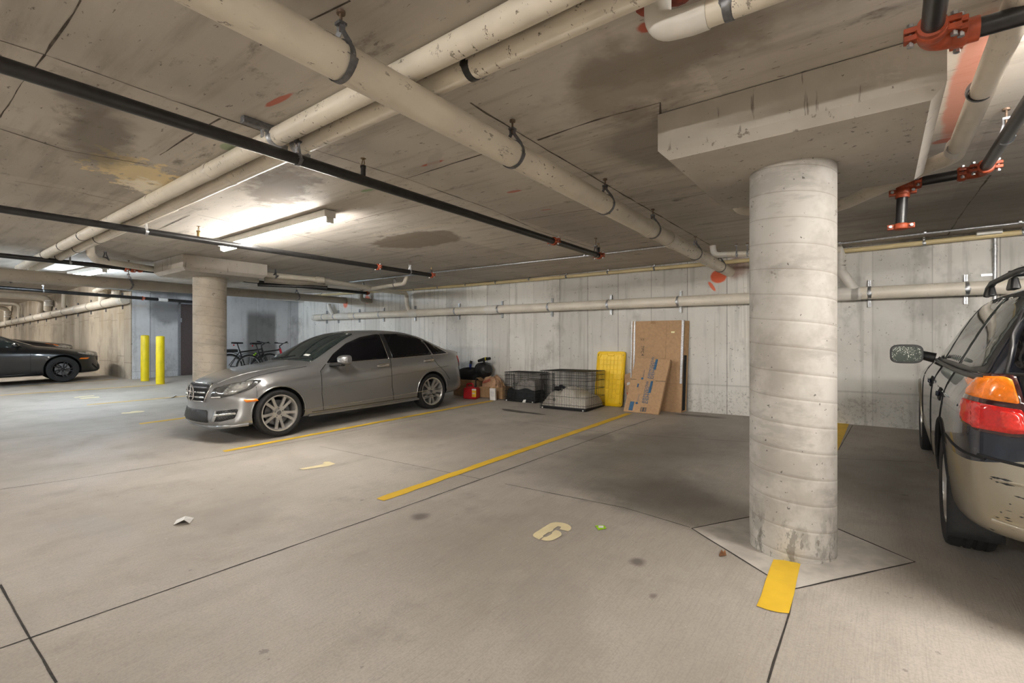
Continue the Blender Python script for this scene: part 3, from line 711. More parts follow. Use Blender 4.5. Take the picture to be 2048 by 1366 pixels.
# elbow pipe top right of centre
a = V((-.70, 1.89, 2.79))
path = fillet([a, V((-.70, 1.89, 2.66)), V((-.58, 1.895, 2.645)), V((1.6, 1.94, 2.655))], .085, 8)
p = pipe('drain_pipe', 'cream pipe with a glossy elbow from the ceiling at top right of centre', 'pipe', path, .047, M['pvc'], GC)
ob('elbow', MB().tube(fillet([a, V((-.70, 1.89, 2.66)), V((-.57, 1.895, 2.645)), V((-.51, 1.896, 2.645))], .085, 8), .052, 28), M['pvcw'], p)
h = ring(p, 'hanger', V((-.44, 1.898, 2.647)), V((1, 0, 0)), .028, .0475, M['dull_steel'], .004)
ob('rod', MB().box((-.44, 1.86, 2.73), (.026, .006, .09)).box((-.44, 1.87, 2.768), (.05, .04, .006)), M['dull_steel'], h)
ob('foam_seal', MB().sph((-.72, 1.9, 2.772), .075, 14, sc=(1, 1, .2)).sph((-.63, 1.93, 2.772), .05, 10, sc=(1, .8, .2)), plain('red fire stop foam', (.24, .05, .03), .9, 0, .5, 12, bump=.5), p, smooth=60)
# right hand drain along the depth, with the elbow that turns behind the cap
path = fillet([V((.42, .6, 2.64)), V((.385, 4.18, 2.62)), V((.24, 4.33, 2.61)), V((-.2, 4.92, 2.6)), V((-.5, 5.3, 2.62))], .12, 8)
p = pipe('drain_pipe', 'cream drain pipe at the right edge of the ceiling beside the orange paint stripe', 'pipe', path, .05, M['pvc2'], GC)
for y in (3.2, 4.05): ring(p, 'pipe_socket', V((.405 - .006 * y, y, 2.625)), V((0, 1, 0)), .015 if y < 4 else .1, .0505, M['dull_steel'] if y < 4 else M['pvcw'], .004)
ring(p, 'hanger', V((.2, 4.38, 2.61)), V((-.6, .8, 0)), .02, .0505, M['galv'], .004)
s0 = atz(1488, 424, 2.6)
pipe('drain_elbow', 'cut end of a cream pipe showing just left of the foreground column top', 'pipe', fillet([V((s0.x - .05, s0.y - .05, 2.78)), V((s0.x - .05, s0.y - .05, 2.62)), V((s0.x + .25, s0.y + .1, 2.58))], .08), .045, M['pvc2'], GC)
# black pipes at the right with red couplings
p = pipe('sprinkler_pipe', 'shiny dark pipe at the top right corner with a red elbow', 'pipe', [V((.14, 1.2, 2.575)), V((.155, 2.36, 2.56))], .034, M['black_steel'], GB)
ob('pipe_run', MB().tube([V((.25, 2.43, 2.56)), V((1.5, 2.46, 2.575))], .034, 28), M['black_steel'], p, smooth=50)
ob('elbow', MB().tube(fillet([V((.152, 2.3, 2.56)), V((.155, 2.43, 2.56)), V((.29, 2.432, 2.56))], .07, 8), .043, 24), M['red_iron'], p)
coupling(p, V((.154, 2.345, 2.56)), V((0, 1, 0)), .036, .05); coupling(p, V((.235, 2.43, 2.56)), V((1, 0, 0)), .036, .05)
a, b = V((.6, 2.6, 2.6)), V((.57, 4.5, 2.6))
p = pipe('sprinkler_pipe', 'dark sprinkler pipe right of the foreground column with three red couplings', 'pipe', [a, b], .034, M['black_steel'], GB)
ob('elbow', MB().tube(fillet([b - V((0, .02, 0)), V((.57, 4.6, 2.6)), V((.46, 4.6, 2.6))], .07, 8), .043, 24), M['red_iron'], p)
coupling(p, b, b - a, .036); coupling(p, V((.46, 4.6, 2.6)), V((1, 0, 0)), .036)
ob('pipe_run', MB().cyl((.46, 4.6, 2.6), (.2, 4.63, 2.6), .034, n=24), M['black_steel'], p)
ob('tee', MB().tube(fillet([V((.24, 4.63, 2.6)), V((.14, 4.64, 2.6)), V((.14, 4.64, 2.5))], .06, 8), .043, 24), M['red_iron'], p)
coupling(p, V((.225, 4.63, 2.6)), V((1, 0, 0)), .036); coupling(p, V((.14, 4.64, 2.545)), V((0, 0, 1)), .036)
ob('pipe_run', MB().cyl((.14, 4.64, 2.55), (.13, 4.64, 2.3), .034, n=24), M['black_steel'], p)
coupling(p, V((.13, 4.64, 2.29)), V((0, 0, 1)), .036, .045)
hanger(p, V((.585, 3.95, 2.6)), b - a, .035, 2.77, M['galv'], .02, .003)
# far left: pipes on the warm wall
f0, f1 = atY(251, 599, 4.27), atY(-30, 655, 4.24)
p = pipe('waste_pipe', 'sloping cream waste pipe strapped to the warm concrete wall at far left', 'pipe', [f0, f1], .12, M['pvc2'])
for i in range(16):
    c = f0.lerp(f1, (i + .35) / 16)
    o = ob('strut_channel', MB().box((c.x, 4.345, c.z), (.05, .03, .46)), M['dull_steel'], p)
    ring(p, 'pipe_socket', c + V((.3, 0, 0)), f1 - f0, .05 if i % 3 else .3, .121, M['pvcg'] if i % 3 else M['pvcw'], .006)
for i, (px, py0, py1, lab) in enumerate(((232, 574, 592, 'stub riser nearest the wall corner above the far sloping pipe'), (206, 578, 602, 'second stub riser from the wall corner above the far sloping pipe'), (128, 584, 612, 'slim vertical riser above the middle of the far sloping pipe'), (96, 590, 618, 'thick ribbed riser above the far sloping pipe'), (86, 594, 622, 'slanted riser beside the thick ribbed riser at far left'), (38, 606, 634, 'slim riser second from the left picture edge'), (14, 612, 641, 'white riser nearest the left picture edge'))):
    t0, t1 = atY(px, py0, 4.2), atY(px - (4 if i == 4 else 0), py1, 4.26)
    r = (.1, .1, .06, .12, .11, .06, .11)[i]
    t0.z = min(t0.z, ceilz(t0.x) - r - .03)
    pa = [V((t0.x, 4.2, t0.z)), V((t1.x, 4.25, t1.z - .04))]
    if i in (3, 4, 5, 6): pa = fillet([V((t0.x - .1, 2.6, min(t0.z + .02, ceilz(t0.x) - r - .02)))] + pa, .25)
    q = pipe('drain_riser', lab, 'pipe', pa, r, M['pvc2'] if i != 4 else M['pvcg'], 'risers on the far left wall', 16)
    if i in (3, 6):
        for k in (.3, .5, .7): ring(q, 'pipe_socket', V((t0.x, 4.22, t0.z + (t1.z - t0.z) * k)), V((0, 0, 1)), .06, r, M['pvcw'], .012)
e0, e1 = atY(190, 582, 4.1), atY(290, 572, 4.1)
p = pipe('drain_pipe', 'cream pipe end crossing the ceiling near the far wall corner', 'pipe', [V((e0.x, 4.1, e0.z)), V((e0.x + 4.2, 3.6, e0.z - .1))], .06, M['pvc2'], GC)
e = atX(535, 597, -14.2)
pipe('drain_elbow', 'short white pipe with an upturned end near the stair wall', 'pipe', fillet([V((e.x + .1, e.y - .15, e.z + .16)), V((e.x + .1, e.y - .1, e.z)), V((e.x + .1, e.y + 1.2, e.z + .02))], .06), .045, M['pvcw'], GC)
# ---------------------------------------------------------------- vehicles
def metallic(name, col, rough=.3, metal=.6, coat=.7, fl=.1):
    t = NT(name); n = t.noise(900, 2); c = t.mix(t.ramp(n, .3, .7), tuple(v * (1 - fl) for v in col), tuple(v * (1 + fl) for v in col))
    t.b.inputs['Coat Weight'].default_value = coat; t.b.inputs['Coat Roughness'].default_value = .04
    return t.out(c, rough, metal)
def glassmat(name, col, rough=.03, spec=.5):
    t = NT(name); n = t.noise(2, 3); c = t.mix(t.ramp(n, .3, .7), col, tuple(v * 1.6 for v in col))
    return t.out(c, rough, 0, spec=spec, coat=0)
M['tint'] = glassmat('dark tinted glass', (.003, .003, .004), .05, .3); M['wind'] = glassmat('windshield glass', (.012, .017, .017))
M['lampglass'] = plain('clear lamp lens', (.35, .35, .34), .06, .55, .3, 18, coat=1)
M['lampdark'] = plain('dark lamp housing', (.07, .07, .07), .12, .3, .3, 18, coat=1)
M['mesh'] = None
def meshgrille():
    t = NT('black honeycomb grille'); x, y, z = t.xyz()
    a = t.math('ABSOLUTE', t.math('SINE', t.math('MULTIPLY', t.math('ADD', y, z), 95))); b = t.math('ABSOLUTE', t.math('SINE', t.math('MULTIPLY', t.math('SUBTRACT', y, z), 95)))
    g = t.math('MULTIPLY', t.ramp(a, .25, .45), t.ramp(b, .25, .45))
    return t.out(t.mix(g, (.035, .035, .035), (.002, .002, .002)), .45, 0, g, .5, .01)
M['mesh'] = meshgrille()
def poly2(pts, r=.03, seg=4):
    """round the corners of a closed outline"""
    P = [V((a, b, 0)) for a, b in pts]; n = len(P); out = []
    for i in range(n):
        a, b, c = P[i - 1], P[i], P[(i + 1) % n]; u = (a - b); w = (c - b); t = min(r, u.length * .45, w.length * .45)
        p, q = b + u.normalized() * t, b + w.normalized() * t
        for k in range(seg + 1):
            s = k / seg; v = p * (1 - s) ** 2 + b * 2 * s * (1 - s) + q * s ** 2; out.append((v.x, v.y))
    return out
class Car:
    def __init__(s, name, label, loc, rz, st, warp, sc=1, group=None, sub=2, split=None, pts=None):
        s.t = thing(name, label, 'car', loc, rz, group, sc); s.warp = warp
        n = 14; rings = []
        def ring(r):
            x, zb, zs, zr, ze, ws, wt, wr = r; h = zs - zb
            cl = split(x) if split else zb + .40 * h
            return [(0, zb + .01), (ws * .75, zb), (ws * .93, zb + .012), (ws * .985, zb + .07), (ws * 1.0, cl), (ws * 1.0, max(cl + .03, zb + .68 * h)), (ws * .988, max(cl + .06, zb + .86 * h)), (wt, zs),
                    (wt + (wr - wt) * .33 + .006, zs + (ze - zs) * .36), (wt + (wr - wt) * .7 + .006, zs + (ze - zs) * .74), (wr, ze), (wr * .82, ze + (zr - ze) * .58), (wr * .45, ze + (zr - ze) * .92), (0, zr)]
        def full(r): return [(y, z) for y, z in r] + [(-y, z) for y, z in r[-2:0:-1]]
        for k, r in enumerate(st): rings.append((r[0], full(ring(r))))
        def shrink(r, f):
            zm = (r[1][0][1] + r[1][13][1]) / 2
            return (r[0], [(y * f, zm + (z - zm) * f) for y, z in r[1]])
        a, b = rings[0], rings[-1]
        rings = [shrink(a, f) for f in (.25, .55, .8)] + rings + [shrink(b, f) for f in (.8, .55, .25)]
        N = len(rings[0][1]); vs = []; fs = []; mi = []
        for x, R in rings: vs += [V(warp(x, y, z)) for y, z in R]
        for i in range(len(rings) - 1):
            for k in range(N):
                k2 = (k + 1) % N; fs.append((i * N + k, i * N + k2, (i + 1) * N + k2, (i + 1) * N + k))
                kk = min(k, N - 1 - k); mi.append(1 if (split and kk < 4) else 0)
        for base, rr in ((0, rings[0]), ((len(rings) - 1) * N, rings[-1])):
            zm = (rr[1][0][1] + rr[1][13][1]) / 2; vs.append(V(warp(rr[0], 0, zm))); c = len(vs) - 1
            for k in range(N):
                fs.append((base + k, base + (k + 1) % N, c)); kk = min(k, N - 1 - k); mi.append(1 if (split and kk < 4) else 0)
        me = bpy.data.meshes.new('shell'); me.from_pydata([tuple(v) for v in vs], [], fs)
        for p, m in zip(me.polygons, mi): p.material_index = m
        me.materials.append(bpy.data.materials.new('x0')); me.materials.append(bpy.data.materials.new('x1'))
        bm = bmesh.new(); bm.from_mesh(me); bmesh.ops.recalc_face_normals(bm, faces=bm.faces); bm.to_mesh(me); bm.free()
        s.o = bpy.data.objects.new('shell', me); COL.objects.link(s.o)
        m = s.o.modifiers.new('u', 'SUBSURF'); m.levels = sub; m.render_levels = sub
        dg = bpy.context.evaluated_depsgraph_get(); dg.update()
        e = bpy.data.meshes.new_from_object(s.o.evaluated_get(dg))
        s.bvh = BVHTree.FromPolygons([v.co.copy() for v in e.vertices], [tuple(p.vertices) for p in e.polygons])
        bpy.data.meshes.remove(e)
    def hit(s, a, b, ax):
        o, d = {'L': (V((a, 3, b)), V((0, -1, 0))), 'R': (V((a, -3, b)), V((0, 1, 0))), 'F': (V((7, a, b)), V((-1, 0, 0))), 'B': (V((-5, a, b)), V((1, 0, 0))), 'T': (V((a, b, 4)), V((0, 0, -1)))}[ax]
        h = s.bvh.ray_cast(o, d)
        if h[0] is None:
            q = s.bvh.find_nearest({'L': V((a, .9, b)), 'R': V((a, -.9, b)), 'F': V((3.5, a, b)), 'B': V((-1, a, b)), 'T': V((a, b, 1))}[ax]); h = (q[0], q[1])
        n = h[1]
        if n.dot(d) > 0: n = -n
        return h[0], n
    def patch(s, name, pts, ax, m, off=.004, r=.03, parent=None, th=.006, mx=.07, label=None):
        bm = bmesh.new(); P = poly2(pts, r) if r else pts
        f = bm.faces.new([bm.verts.new((a, b, 0)) for a, b in P])
        bmesh.ops.triangulate(bm, faces=[f])
        for _ in range(6):
            E = [e for e in bm.edges if e.calc_length() > mx]
            if not E: break
            bmesh.ops.subdivide_edges(bm, edges=E, cuts=1); bmesh.ops.triangulate(bm, faces=bm.faces[:])
        mb = MB(); bm.verts.index_update(); vs = []
        for v in bm.verts:
            h, n = s.hit(v.co.x, v.co.y, ax); vs.append(h + n * off)
        mb.add(vs, [[v.index for v in f.verts] for f in bm.faces]); bm.free()
        return ob(name, mb, m, parent or s.t, world=False, smooth=50, solid=th, soff=0, label=label)
    def line(s, name, pts, ax, m, r=.004, off=.001, parent=None, closed=False, step=.05, n=6):
        P = [V((a, b, 0)) for a, b in pts]; Q = [P[0]]
        for a, b in zip(P, P[1:] + ([P[0]] if closed else [])):
            k = max(1, int((b - a).length / step))
            for i in range(1, k + 1): Q.append(a.lerp(b, i / k))
        if closed: Q.pop()
        R = []
        for q in Q:
            h, nn = s.hit(q.x, q.y, ax); R.append(h + nn * off)
        return ob(name, MB().tube(R, r, n, closed=closed), m, parent or s.t, world=False, smooth=60)
    def finish(s, name, paint, paint2=None, arches=(), name2='lower_cladding'):
        for i, (x, z, r, y0) in enumerate(arches):
            for sd in (1, -1):
                c = bpy.data.objects.new('cut', bpy.data.meshes.new('cut')); mb = MB().cyl((x, sd * y0, z), (x, sd * 1.3, z), r, n=48)
                c.data.from_pydata([tuple(v) for v in mb.v], [], mb.f); bm = bmesh.new(); bm.from_mesh(c.data); bmesh.ops.recalc_face_normals(bm, faces=bm.faces); bm.to_mesh(c.data); bm.free()
                c.data.materials.append(M['matte_black']); COL.objects.link(c); s.cut = getattr(s, 'cut', []) + [c]
                m = s.o.modifiers.new('b', 'BOOLEAN'); m.operation = 'DIFFERENCE'; m.object = c; m.solver = 'EXACT'
                m.material_mode = 'TRANSFER'
        dg = bpy.context.evaluated_depsgraph_get(); dg.update()
        e = bpy.data.meshes.new_from_object(s.o.evaluated_get(dg))
        for c in s.cut: bpy.data.objects.remove(c)
        bpy.data.objects.remove(s.o)
        mats = [m.name for m in e.materials]
        out = []
        for nm, keep, mt in ((name, 0, paint), (name2, 1, paint2), ('wheel_well', 2, M['matte_black'])):
            if mt is None: continue
            mb = MB(); idx = {}
            for p in e.polygons:
                k = 2 if p.material_index >= 2 else p.material_index
                if paint2 is None and k == 1: k = 0
                if k != keep: continue
                f = []
                for v in p.vertices:
                    if v not in idx: idx[v] = len(mb.v); mb.v.append(e.vertices[v].co.copy())
                    f.append(idx[v])
                mb.f.append(f); mb.mi.append(0)
            if not mb.f: continue
            if keep == 2:
                for qx in sorted(set(a[0] for a in arches)):
                    for sd in (1, -1):
                        m2 = MB(); ix = {}
                        for f in mb.f:
                            cc = sum((mb.v[i] for i in f), V()) / len(f)
                            if abs(cc.x - qx) < .6 and cc.y * sd > 0:
                                g = []
                                for i in f:
                                    if i not in ix: ix[i] = len(m2.v); m2.v.append(mb.v[i])
                                    g.append(ix[i])
                                m2.f.append(g); m2.mi.append(0)
                        if m2.f: out.append(ob(nm, m2, mt, s.t, world=False, smooth=38))
            else: out.append(ob(nm, mb, mt, s.t, world=False, smooth=38))
        bpy.data.meshes.remove(e)
        return out
def wheel(par, x, y, R, W, rr, side, kind, rimmat):
    """tyre with its rim; side +1 shows its face to +y"""
    w = W / 2; f = side
    prof = [(rr, -w * .8), (rr + .012, -w * .93), (R * .9, -w * 1.0), (R * .965, -w * .93), (R * .992, -w * .76)]
    for g in (-.45, -.05, .35):
        prof += [(R, (g - .14) * w), (R - .008, (g - .12) * w), (R - .008, (g + .02) * w), (R, (g + .04) * w)]
    prof += [(R * .992, w * .76), (R * .965, w * .93), (R * .9, w), (rr + .012, w * .93), (rr, w * .8)]
    c = V((x, y, R))
    t = ob('tire', MB().lathe(prof, c, 'y', 56, closed=False), M['black_rubber'], par, world=False, smooth=35)
    o = lambda a: c + V((0, f * a, 0))
    mb = MB(); lip = [(rr + .002, w * .82), (rr + .004, w * .9), (rr - .012, w * .9), (rr - .03, w * .6), (rr - .04, -w * .7), (rr, -w * .8)]
    mb.lathe([(a, f * b) for a, b in lip], c, 'y', 48)
    sp = []
    hub = w * .55
    def spoke(a, da, wd, r0, r1, th, twist=0):
        q = []
        for rad, ww, hh in ((r0, wd, hub), ((r0 + r1) / 2, wd * .8, hub + .012), (r1, wd * .95, w * .72)):
            an = a + da * (rad - r0) / (r1 - r0) + twist * (rad - r0)
            u = V((math.cos(an), 0, math.sin(an))); v = V((-math.sin(an), 0, math.cos(an)))
            for sgn in (-1, 1):
                for dd in (0, -th): q.append(c + u * rad + v * ww / 2 * sgn + V((0, f * (hh + dd), 0)))
        fs = []
        for i in (0, 4):
            fs += [(i, i + 2, i + 6, i + 4), (i + 1, i + 5, i + 7, i + 3), (i, i + 4, i + 5, i + 1), (i + 2, i + 3, i + 7, i + 6)]
        fs += [(0, 1, 3, 2), (8, 10, 11, 9)]
        mb.add(q, fs)
    if kind == 'pairs':
        for k in range(5):
            a = math.pi / 2 + k * 2 * math.pi / 5 + math.pi / 5
            for s_ in (-1, 1): spoke(a + s_ * .2, s_ * .03, .042, rr * .26, rr * .95, .03)
    else:
        for k in range(10): spoke(k * 2 * math.pi / 10, .25 if k % 2 else -.05, .03, rr * .28, rr * .95, .03, 1.2)
    mb.lathe([(.001, f * (hub + .004)), (rr * .3, f * (hub + .002)), (rr * .34, f * (hub - .03)), (.001, f * (hub - .03))], c, 'y', 30)
    rim = ob('rim', mb, rimmat, t, world=False, smooth=35)
    ob('brake_disc', MB().lathe([(.001, f * (w * .1)), (rr * .7, f * (w * .1)), (rr * .7, f * (w * .1 - .02)), (.001, f * (w * .1 - .02))], c, 'y', 32), M['dull_steel'], t, world=False)
    ob('hub_cap', MB().lathe([(.001, f * (hub + .012)), (.026, f * (hub + .011)), (.032, f * (hub + .004)), (.001, f * hub)], c, 'y', 20), M['dull_steel'] if kind == 'pairs' else M['black_alloy'], t, world=False)
    for k in range(5):
        a = k * 2 * math.pi / 5 + .3
        ob('lug_nut', MB().cyl(c + V((math.cos(a) * .055, f * (hub - .01), math.sin(a) * .055)), c + V((math.cos(a) * .055, f * (hub + .006), math.sin(a) * .055)), .009, n=6), M['dull_steel'] if kind == 'pairs' else M['galv'], t, world=False)
    return t
def smooth01(a, b, x):
    t = max(0, min(1, (x - a) / (b - a))); return t * t * (3 - 2 * t)
ST = [(-1.02, .32, .90, .985, .96, .80, .74, .60), (-.96, .27, .93, 1.03, 1.005, .845, .775, .62), (-.72, .24, .955, 1.05, 1.025, .872, .80, .64), (-.5, .225, .957, 1.10, 1.065, .88, .813, .62),
      (-.1, .2, .952, 1.29, 1.25, .885, .82, .575), (.2, .19, .947, 1.39, 1.35, .885, .82, .565), (.6, .185, .94, 1.44, 1.405, .885, .82, .57), (1.0, .185, .932, 1.447, 1.408, .885, .815, .565),
      (1.3, .185, .925, 1.42, 1.375, .883, .81, .565), (1.55, .185, .918, 1.35, 1.30, .882, .806, .58), (1.85, .185, .91, 1.205, 1.15, .88, .80, .62), (2.1, .185, .905, 1.06, 1.0, .88, .795, .665),
      (2.25, .185, .90, .985, .945, .88, .79, .685), (2.36, .185, .895, .968, .928, .88, .785, .665), (2.7, .185, .868, .935, .90, .885, .778, .62), (3.05, .185, .825, .885, .855, .878, .76, .58), (3.3, .185, .765, .825, .80, .855, .73, .54),
      (3.45, .185, .69, .765, .74, .83, .69, .49), (3.52, .20, .62, .715, .69, .80, .65, .45)]
def wp(x, y, z):
    k = smooth01(2.85, 3.5, x); r = smooth01(-.5, -1.0, x)
    x2 = x - k * .355 * (abs(y) / .85) ** 2.4 + k * (.06 * smooth01(.45, .2, z) - .03 * smooth01(.55, .75, z))
    x2 += r * .30 * (abs(y) / .85) ** 2.6 - r * .05 * smooth01(.75, .45, z) - r * .03 * smooth01(.93, 1.0, z)
    return (x2, y, z)
SILVER = metallic('silver grey car paint', (.29, .29, .292), .3, .72)
loc = (-7.30, 6.21, floorz(-6.6, 6.21) - .005)
pit = math.atan(.04)
car = Car('sedan', 'silver grey four-door sedan parked nose out between yellow lines, round star emblem on its grille', loc, math.radians(268.25), ST, wp)
car.t.rotation_euler = (0, math.radians(1.9), math.radians(268.25))
c = car
# glass
c.patch('front_window', [(2.0, .945), (1.84, 1.075), (1.58, 1.225), (1.3, 1.318), (1.02, 1.36), (.93, 1.362), (.9, .955)], 'L', M['tint'], r=.03)
c.patch('rear_window', [(.82, .957), (.845, 1.363), (.5, 1.358), (.22, 1.31), (.02, 1.25), (-.05, .975)], 'L', M['tint'], r=.03)
c.patch('quarter_window', [(-.09, .975), (-.02, 1.235), (-.25, 1.115), (-.46, .985)], 'L', M['tint'], r=.025)
c.patch('front_window', [(2.0, .945), (1.84, 1.075), (1.58, 1.225), (1.3, 1.318), (.93, 1.362), (.9, .955)], 'R', M['tint'], r=.03)
c.patch('rear_window', [(.82, .957), (.845, 1.363), (.5, 1.358), (.02, 1.25), (-.4, .985)], 'R', M['tint'], r=.03)
c.patch('pillar_trim', [(.9, .955), (.925, 1.362), (.845, 1.362), (.82, .957)], 'L', M['black_plastic'], r=.005)
ws = c.patch('windshield', [(2.2, .66), (2.235, .3), (2.245, 0), (2.235, -.3), (2.2, -.66), (1.72, -.585), (1.36, -.50), (1.335, 0), (1.36, .50), (1.72, .585)], 'T', M['wind'], r=.05)
c.patch('rear_glass', [(-.52, .56), (-.55, 0), (-.52, -.56), (.05, -.48), (.14, 0), (.05, .48)], 'T', M['tint'], r=.05)
c.patch('registration_sticker', [(2.1, .44), (2.1, .3), (2.06, .3), (2.06, .44)], 'T', M['paper_white'], off=.008, r=.004, parent=ws)
c.patch('toll_tag', [(1.42, .42), (1.42, .39), (1.395, .39), (1.395, .42)], 'T', M['paper_white'], off=.008, r=.004, parent=ws)
for a, b in (((2.24, .1), (2.12, .6)), ((2.23, -.45), (2.12, .08))): c.line('wiper', [a, b], 'T', M['matte_black'], .009, .012)
# trim and shut lines
c.line('window_trim', [(2.02, .938), (.9, .948), (-.09, .966), (-.48, .975)], 'L', M['chrome'], .007, .003)
c.line('window_trim', [(-.48, .978), (-.26, 1.125), (-.02, 1.252)], 'L', M['chrome'], .006, .003)
c.line('window_trim', [(.905, .955), (.928, 1.365)], 'L', M['chrome'], .007, .003); c.line('window_trim', [(-.07, .97), (.005, 1.245)], 'L', M['chrome'], .006, .003)
D = M['matte_black']
c.line('door_seam', [(2.02, .93), (2.14, .84), (2.15, .5), (2.12, .27)], 'L', D, .005, 0); c.line('door_seam', [(.87, .95), (.9, .8), (.9, .5), (.86, .27)], 'L', D, .005, 0)
c.line('door_seam', [(-.02, .95), (-.12, .8), (-.3, .65), (-.42, .5)], 'L', D, .004, 0); c.line('sill_seam', [(2.3, .265), (.86, .262), (-.3, .26)], 'L', D, .005, 0)
c.line('side_strip', [(2.42, .315), (2.1, .315), (.9, .33), (-.22, .355)], 'L', M['chrome'], .006, .003)
c.line('hood_seam', [(2.3, .745), (2.9, .715), (3.2, .655), (3.31, .575)], 'T', D, .005, 0); c.line('hood_seam', [(2.3, -.745), (2.9, -.715), (3.2, -.655), (3.31, -.575)], 'T', D, .005, 0)
c.line('hood_crease', [(2.4, .56), (2.9, .5), (3.35, .4)], 'T', SILVER, .012, -.006)
c.line('waist_crease', [(2.3, .60), (1.4, .645), (.4, .70), (-.4, .75)], 'L', SILVER, .013, -.0085)
c.line('bumper_seam', [(3.04, .7), (3.05, .56)], 'L', D, .003, 0)
# handles
for x, z in ((1.06, .855), (.08, .875)):
    h, n = c.hit(x, z, 'L')
    cup = c.patch('handle_recess', [(x - .08, z - .03), (x + .07, z - .025), (x + .07, z + .028), (x - .08, z + .028)], 'L', M['dull_steel'], off=.001, r=.025)
    ob('door_handle', MB().tube([h + V((-.12, .012, .01)), h + V((-.1, .035, .008)), h + V((.06, .036, 0)), h + V((.11, .01, -.006))], [.014, .02, .02, .012], 10, sq=(1.3, .6)), M['chrome'], c.t, world=False)
# mirrors
for sd in (1, -1):
    def ms(u, v):
        a = 2 * math.pi * u; e = .6; i = int(round(v * 5))
        cy_, cz_ = math.copysign(abs(math.cos(a)) ** e, math.cos(a)), math.copysign(abs(math.sin(a)) ** e, math.sin(a))
        k = (.96, 1.0, .98, .88, .62, .2)[i]; d = (-.06, -.04, 0, .04, .07, .085)[i]
        return V((1.84 + d, sd * (.985 + cy_ * .118 * k - (1 - k) * .02), .99 + cz_ * .072 * k))
    mb = MB().grid(ms, 36, 5, cu=True)
    for j in (0, 5): mb.f.append([i * 6 + j for i in range(36)]); mb.mi.append(0)
    mb2 = MB().tube([V((1.95, sd * .80, .915)), V((1.9, sd * .90, .915)), V((1.86, sd * 1.0, .925))], [.035, .03, .035], 10, sq=(.7, 1.3))
    m = ob('side_mirror', mb, SILVER, c.t, world=False, smooth=60); ob('mirror_arm', mb2, M['black_plastic'], m, world=False)
    ob('turn_signal', MB().box((1.885, sd * 1.03, .975), (.03, .13, .012)), M['lampglass'], m, world=False, bevel=.004)
# face
g = c.patch('grille', [(-.33, .735), (.33, .735), (.36, .66), (.30, .53), (-.30, .53), (-.36, .66)], 'F', M['matte_black'], off=.004, r=.03)
for z, w in ((.695, .335), (.635, .335), (.575, .315)): c.line('grille_bar', [(-w, z), (w, z)], 'F', M['chrome'] if z < .69 else M['dull_steel'], .013, .012, parent=g)
c.line('grille_frame', [(-.34, .745), (.34, .745), (.375, .66), (.31, .52), (-.31, .52), (-.375, .66)], 'F', M['chrome'], .01, .006, parent=g, closed=True)
h, n = c.hit(0, .632, 'F'); e = V((h.x + .035, 0, .632)); mb = MB(); R = .108
mb.tube([e + V((0, math.cos(a * math.pi / 18) * R, math.sin(a * math.pi / 18) * R)) for a in range(36)], .009, 8, closed=True)
for k in range(3):
    a = math.pi / 2 + k * 2 * math.pi / 3; t = V((0, math.cos(a), math.sin(a))); q = V((0, -math.sin(a), math.cos(a)))
    mb.add([e + t * R, e + q * .02 - t * .012, e + V((.014, 0, 0)), e - q * .02 - t * .012, e - V((.006, 0, 0))], [(0, 1, 2), (0, 2, 3), (0, 3, 4), (0, 4, 1)])
ob('star_emblem', mb, M['chrome'], g, world=False, smooth=30)
for sd in (1, -1):
    L = c.patch('headlight', [(sd * a, b) for a, b in ((.41, .565), (.445, .695), (.60, .755), (.775, .785), (.81, .768), (.79, .675), (.70, .605), (.55, .57))], 'F', M['lampdark'], off=.006, r=.02)
    c.patch('reflector', [(sd * a, b) for a, b in ((.58, .605), (.585, .735), (.765, .772), (.76, .675), (.68, .615))], 'F', M['lampglass'], off=.012, r=.03, parent=L)
    c.line('lamp_strip', [(sd * .435, .578), (sd * .56, .585)], 'F', M['paper_white'], .008, .012, parent=L)
    c.patch('side_marker', [(sd * .795 , .50), (sd * .80, .545), (sd * .845, .55), (sd * .84, .51)], 'F', M['orange_lens'], off=.005, r=.006) if sd < 0 else c.patch('side_marker', [(3.03, .515), (3.06, .55), (3.2, .545), (3.17, .505)], 'L', M['orange_lens'], off=.005, r=.008)
    f = c.patch('fog_intake', [(sd * a, b) for a, b in ((.47, .27), (.50, .40), (.755, .43), (.74, .31), (.6, .27))], 'F', M['mesh'], off=.004, r=.02)
    c.line('running_light', [(sd * .5, .345), (sd * .745, .375)], 'F', M['chrome'], .016, .008, parent=f)
    c.patch('intake_blade', [(sd * .46, .26), (sd * .47, .40), (sd * .51, .40), (sd * .535, .335), (sd * .52, .26)], 'F', SILVER, off=.012, r=.01, parent=f)
c.patch('lower_intake', [(-.42, .25), (-.36, .41), (.36, .41), (.42, .25)], 'F', M['mesh'], off=.004, r=.03)
c.line('front_lip', [(-.80, .225), (-.45, .2), (0, .195), (.45, .2), (.80, .225)], 'F', SILVER, .022, .012)
c.line('side_skirt', [(2.34, .225), (.9, .215), (-.36, .225)], 'L', SILVER, .022, .004)
c.line('spoiler', [(-.955, .62), (-.985, .3), (-.99, 0), (-.985, -.3), (-.955, -.62)], 'T', SILVER, .014, .008)
for sd, ax in ((1, 'L'), (-1, 'R')): c.patch('tail_light', [(-.70, .925), (-.735, .80), (-.83, .70), (-.86, .92)], ax, M['red_lens'], off=.006, r=.02)
h, n = c.hit(.05, 0, 'T'); ob('roof_antenna', MB().add([h + V((.07, 0, 0)), h + V((-.05, .012, 0)), h + V((-.05, -.012, 0)), h + V((-.045, 0, .055))], [(0, 1, 3), (0, 3, 2), (1, 2, 3), (0, 2, 1)]), M['black_plastic'], c.t, world=False, smooth=0)
c.finish('body', SILVER, arches=((0, .325, .355, .58), (2.76, .325, .355, .58)))
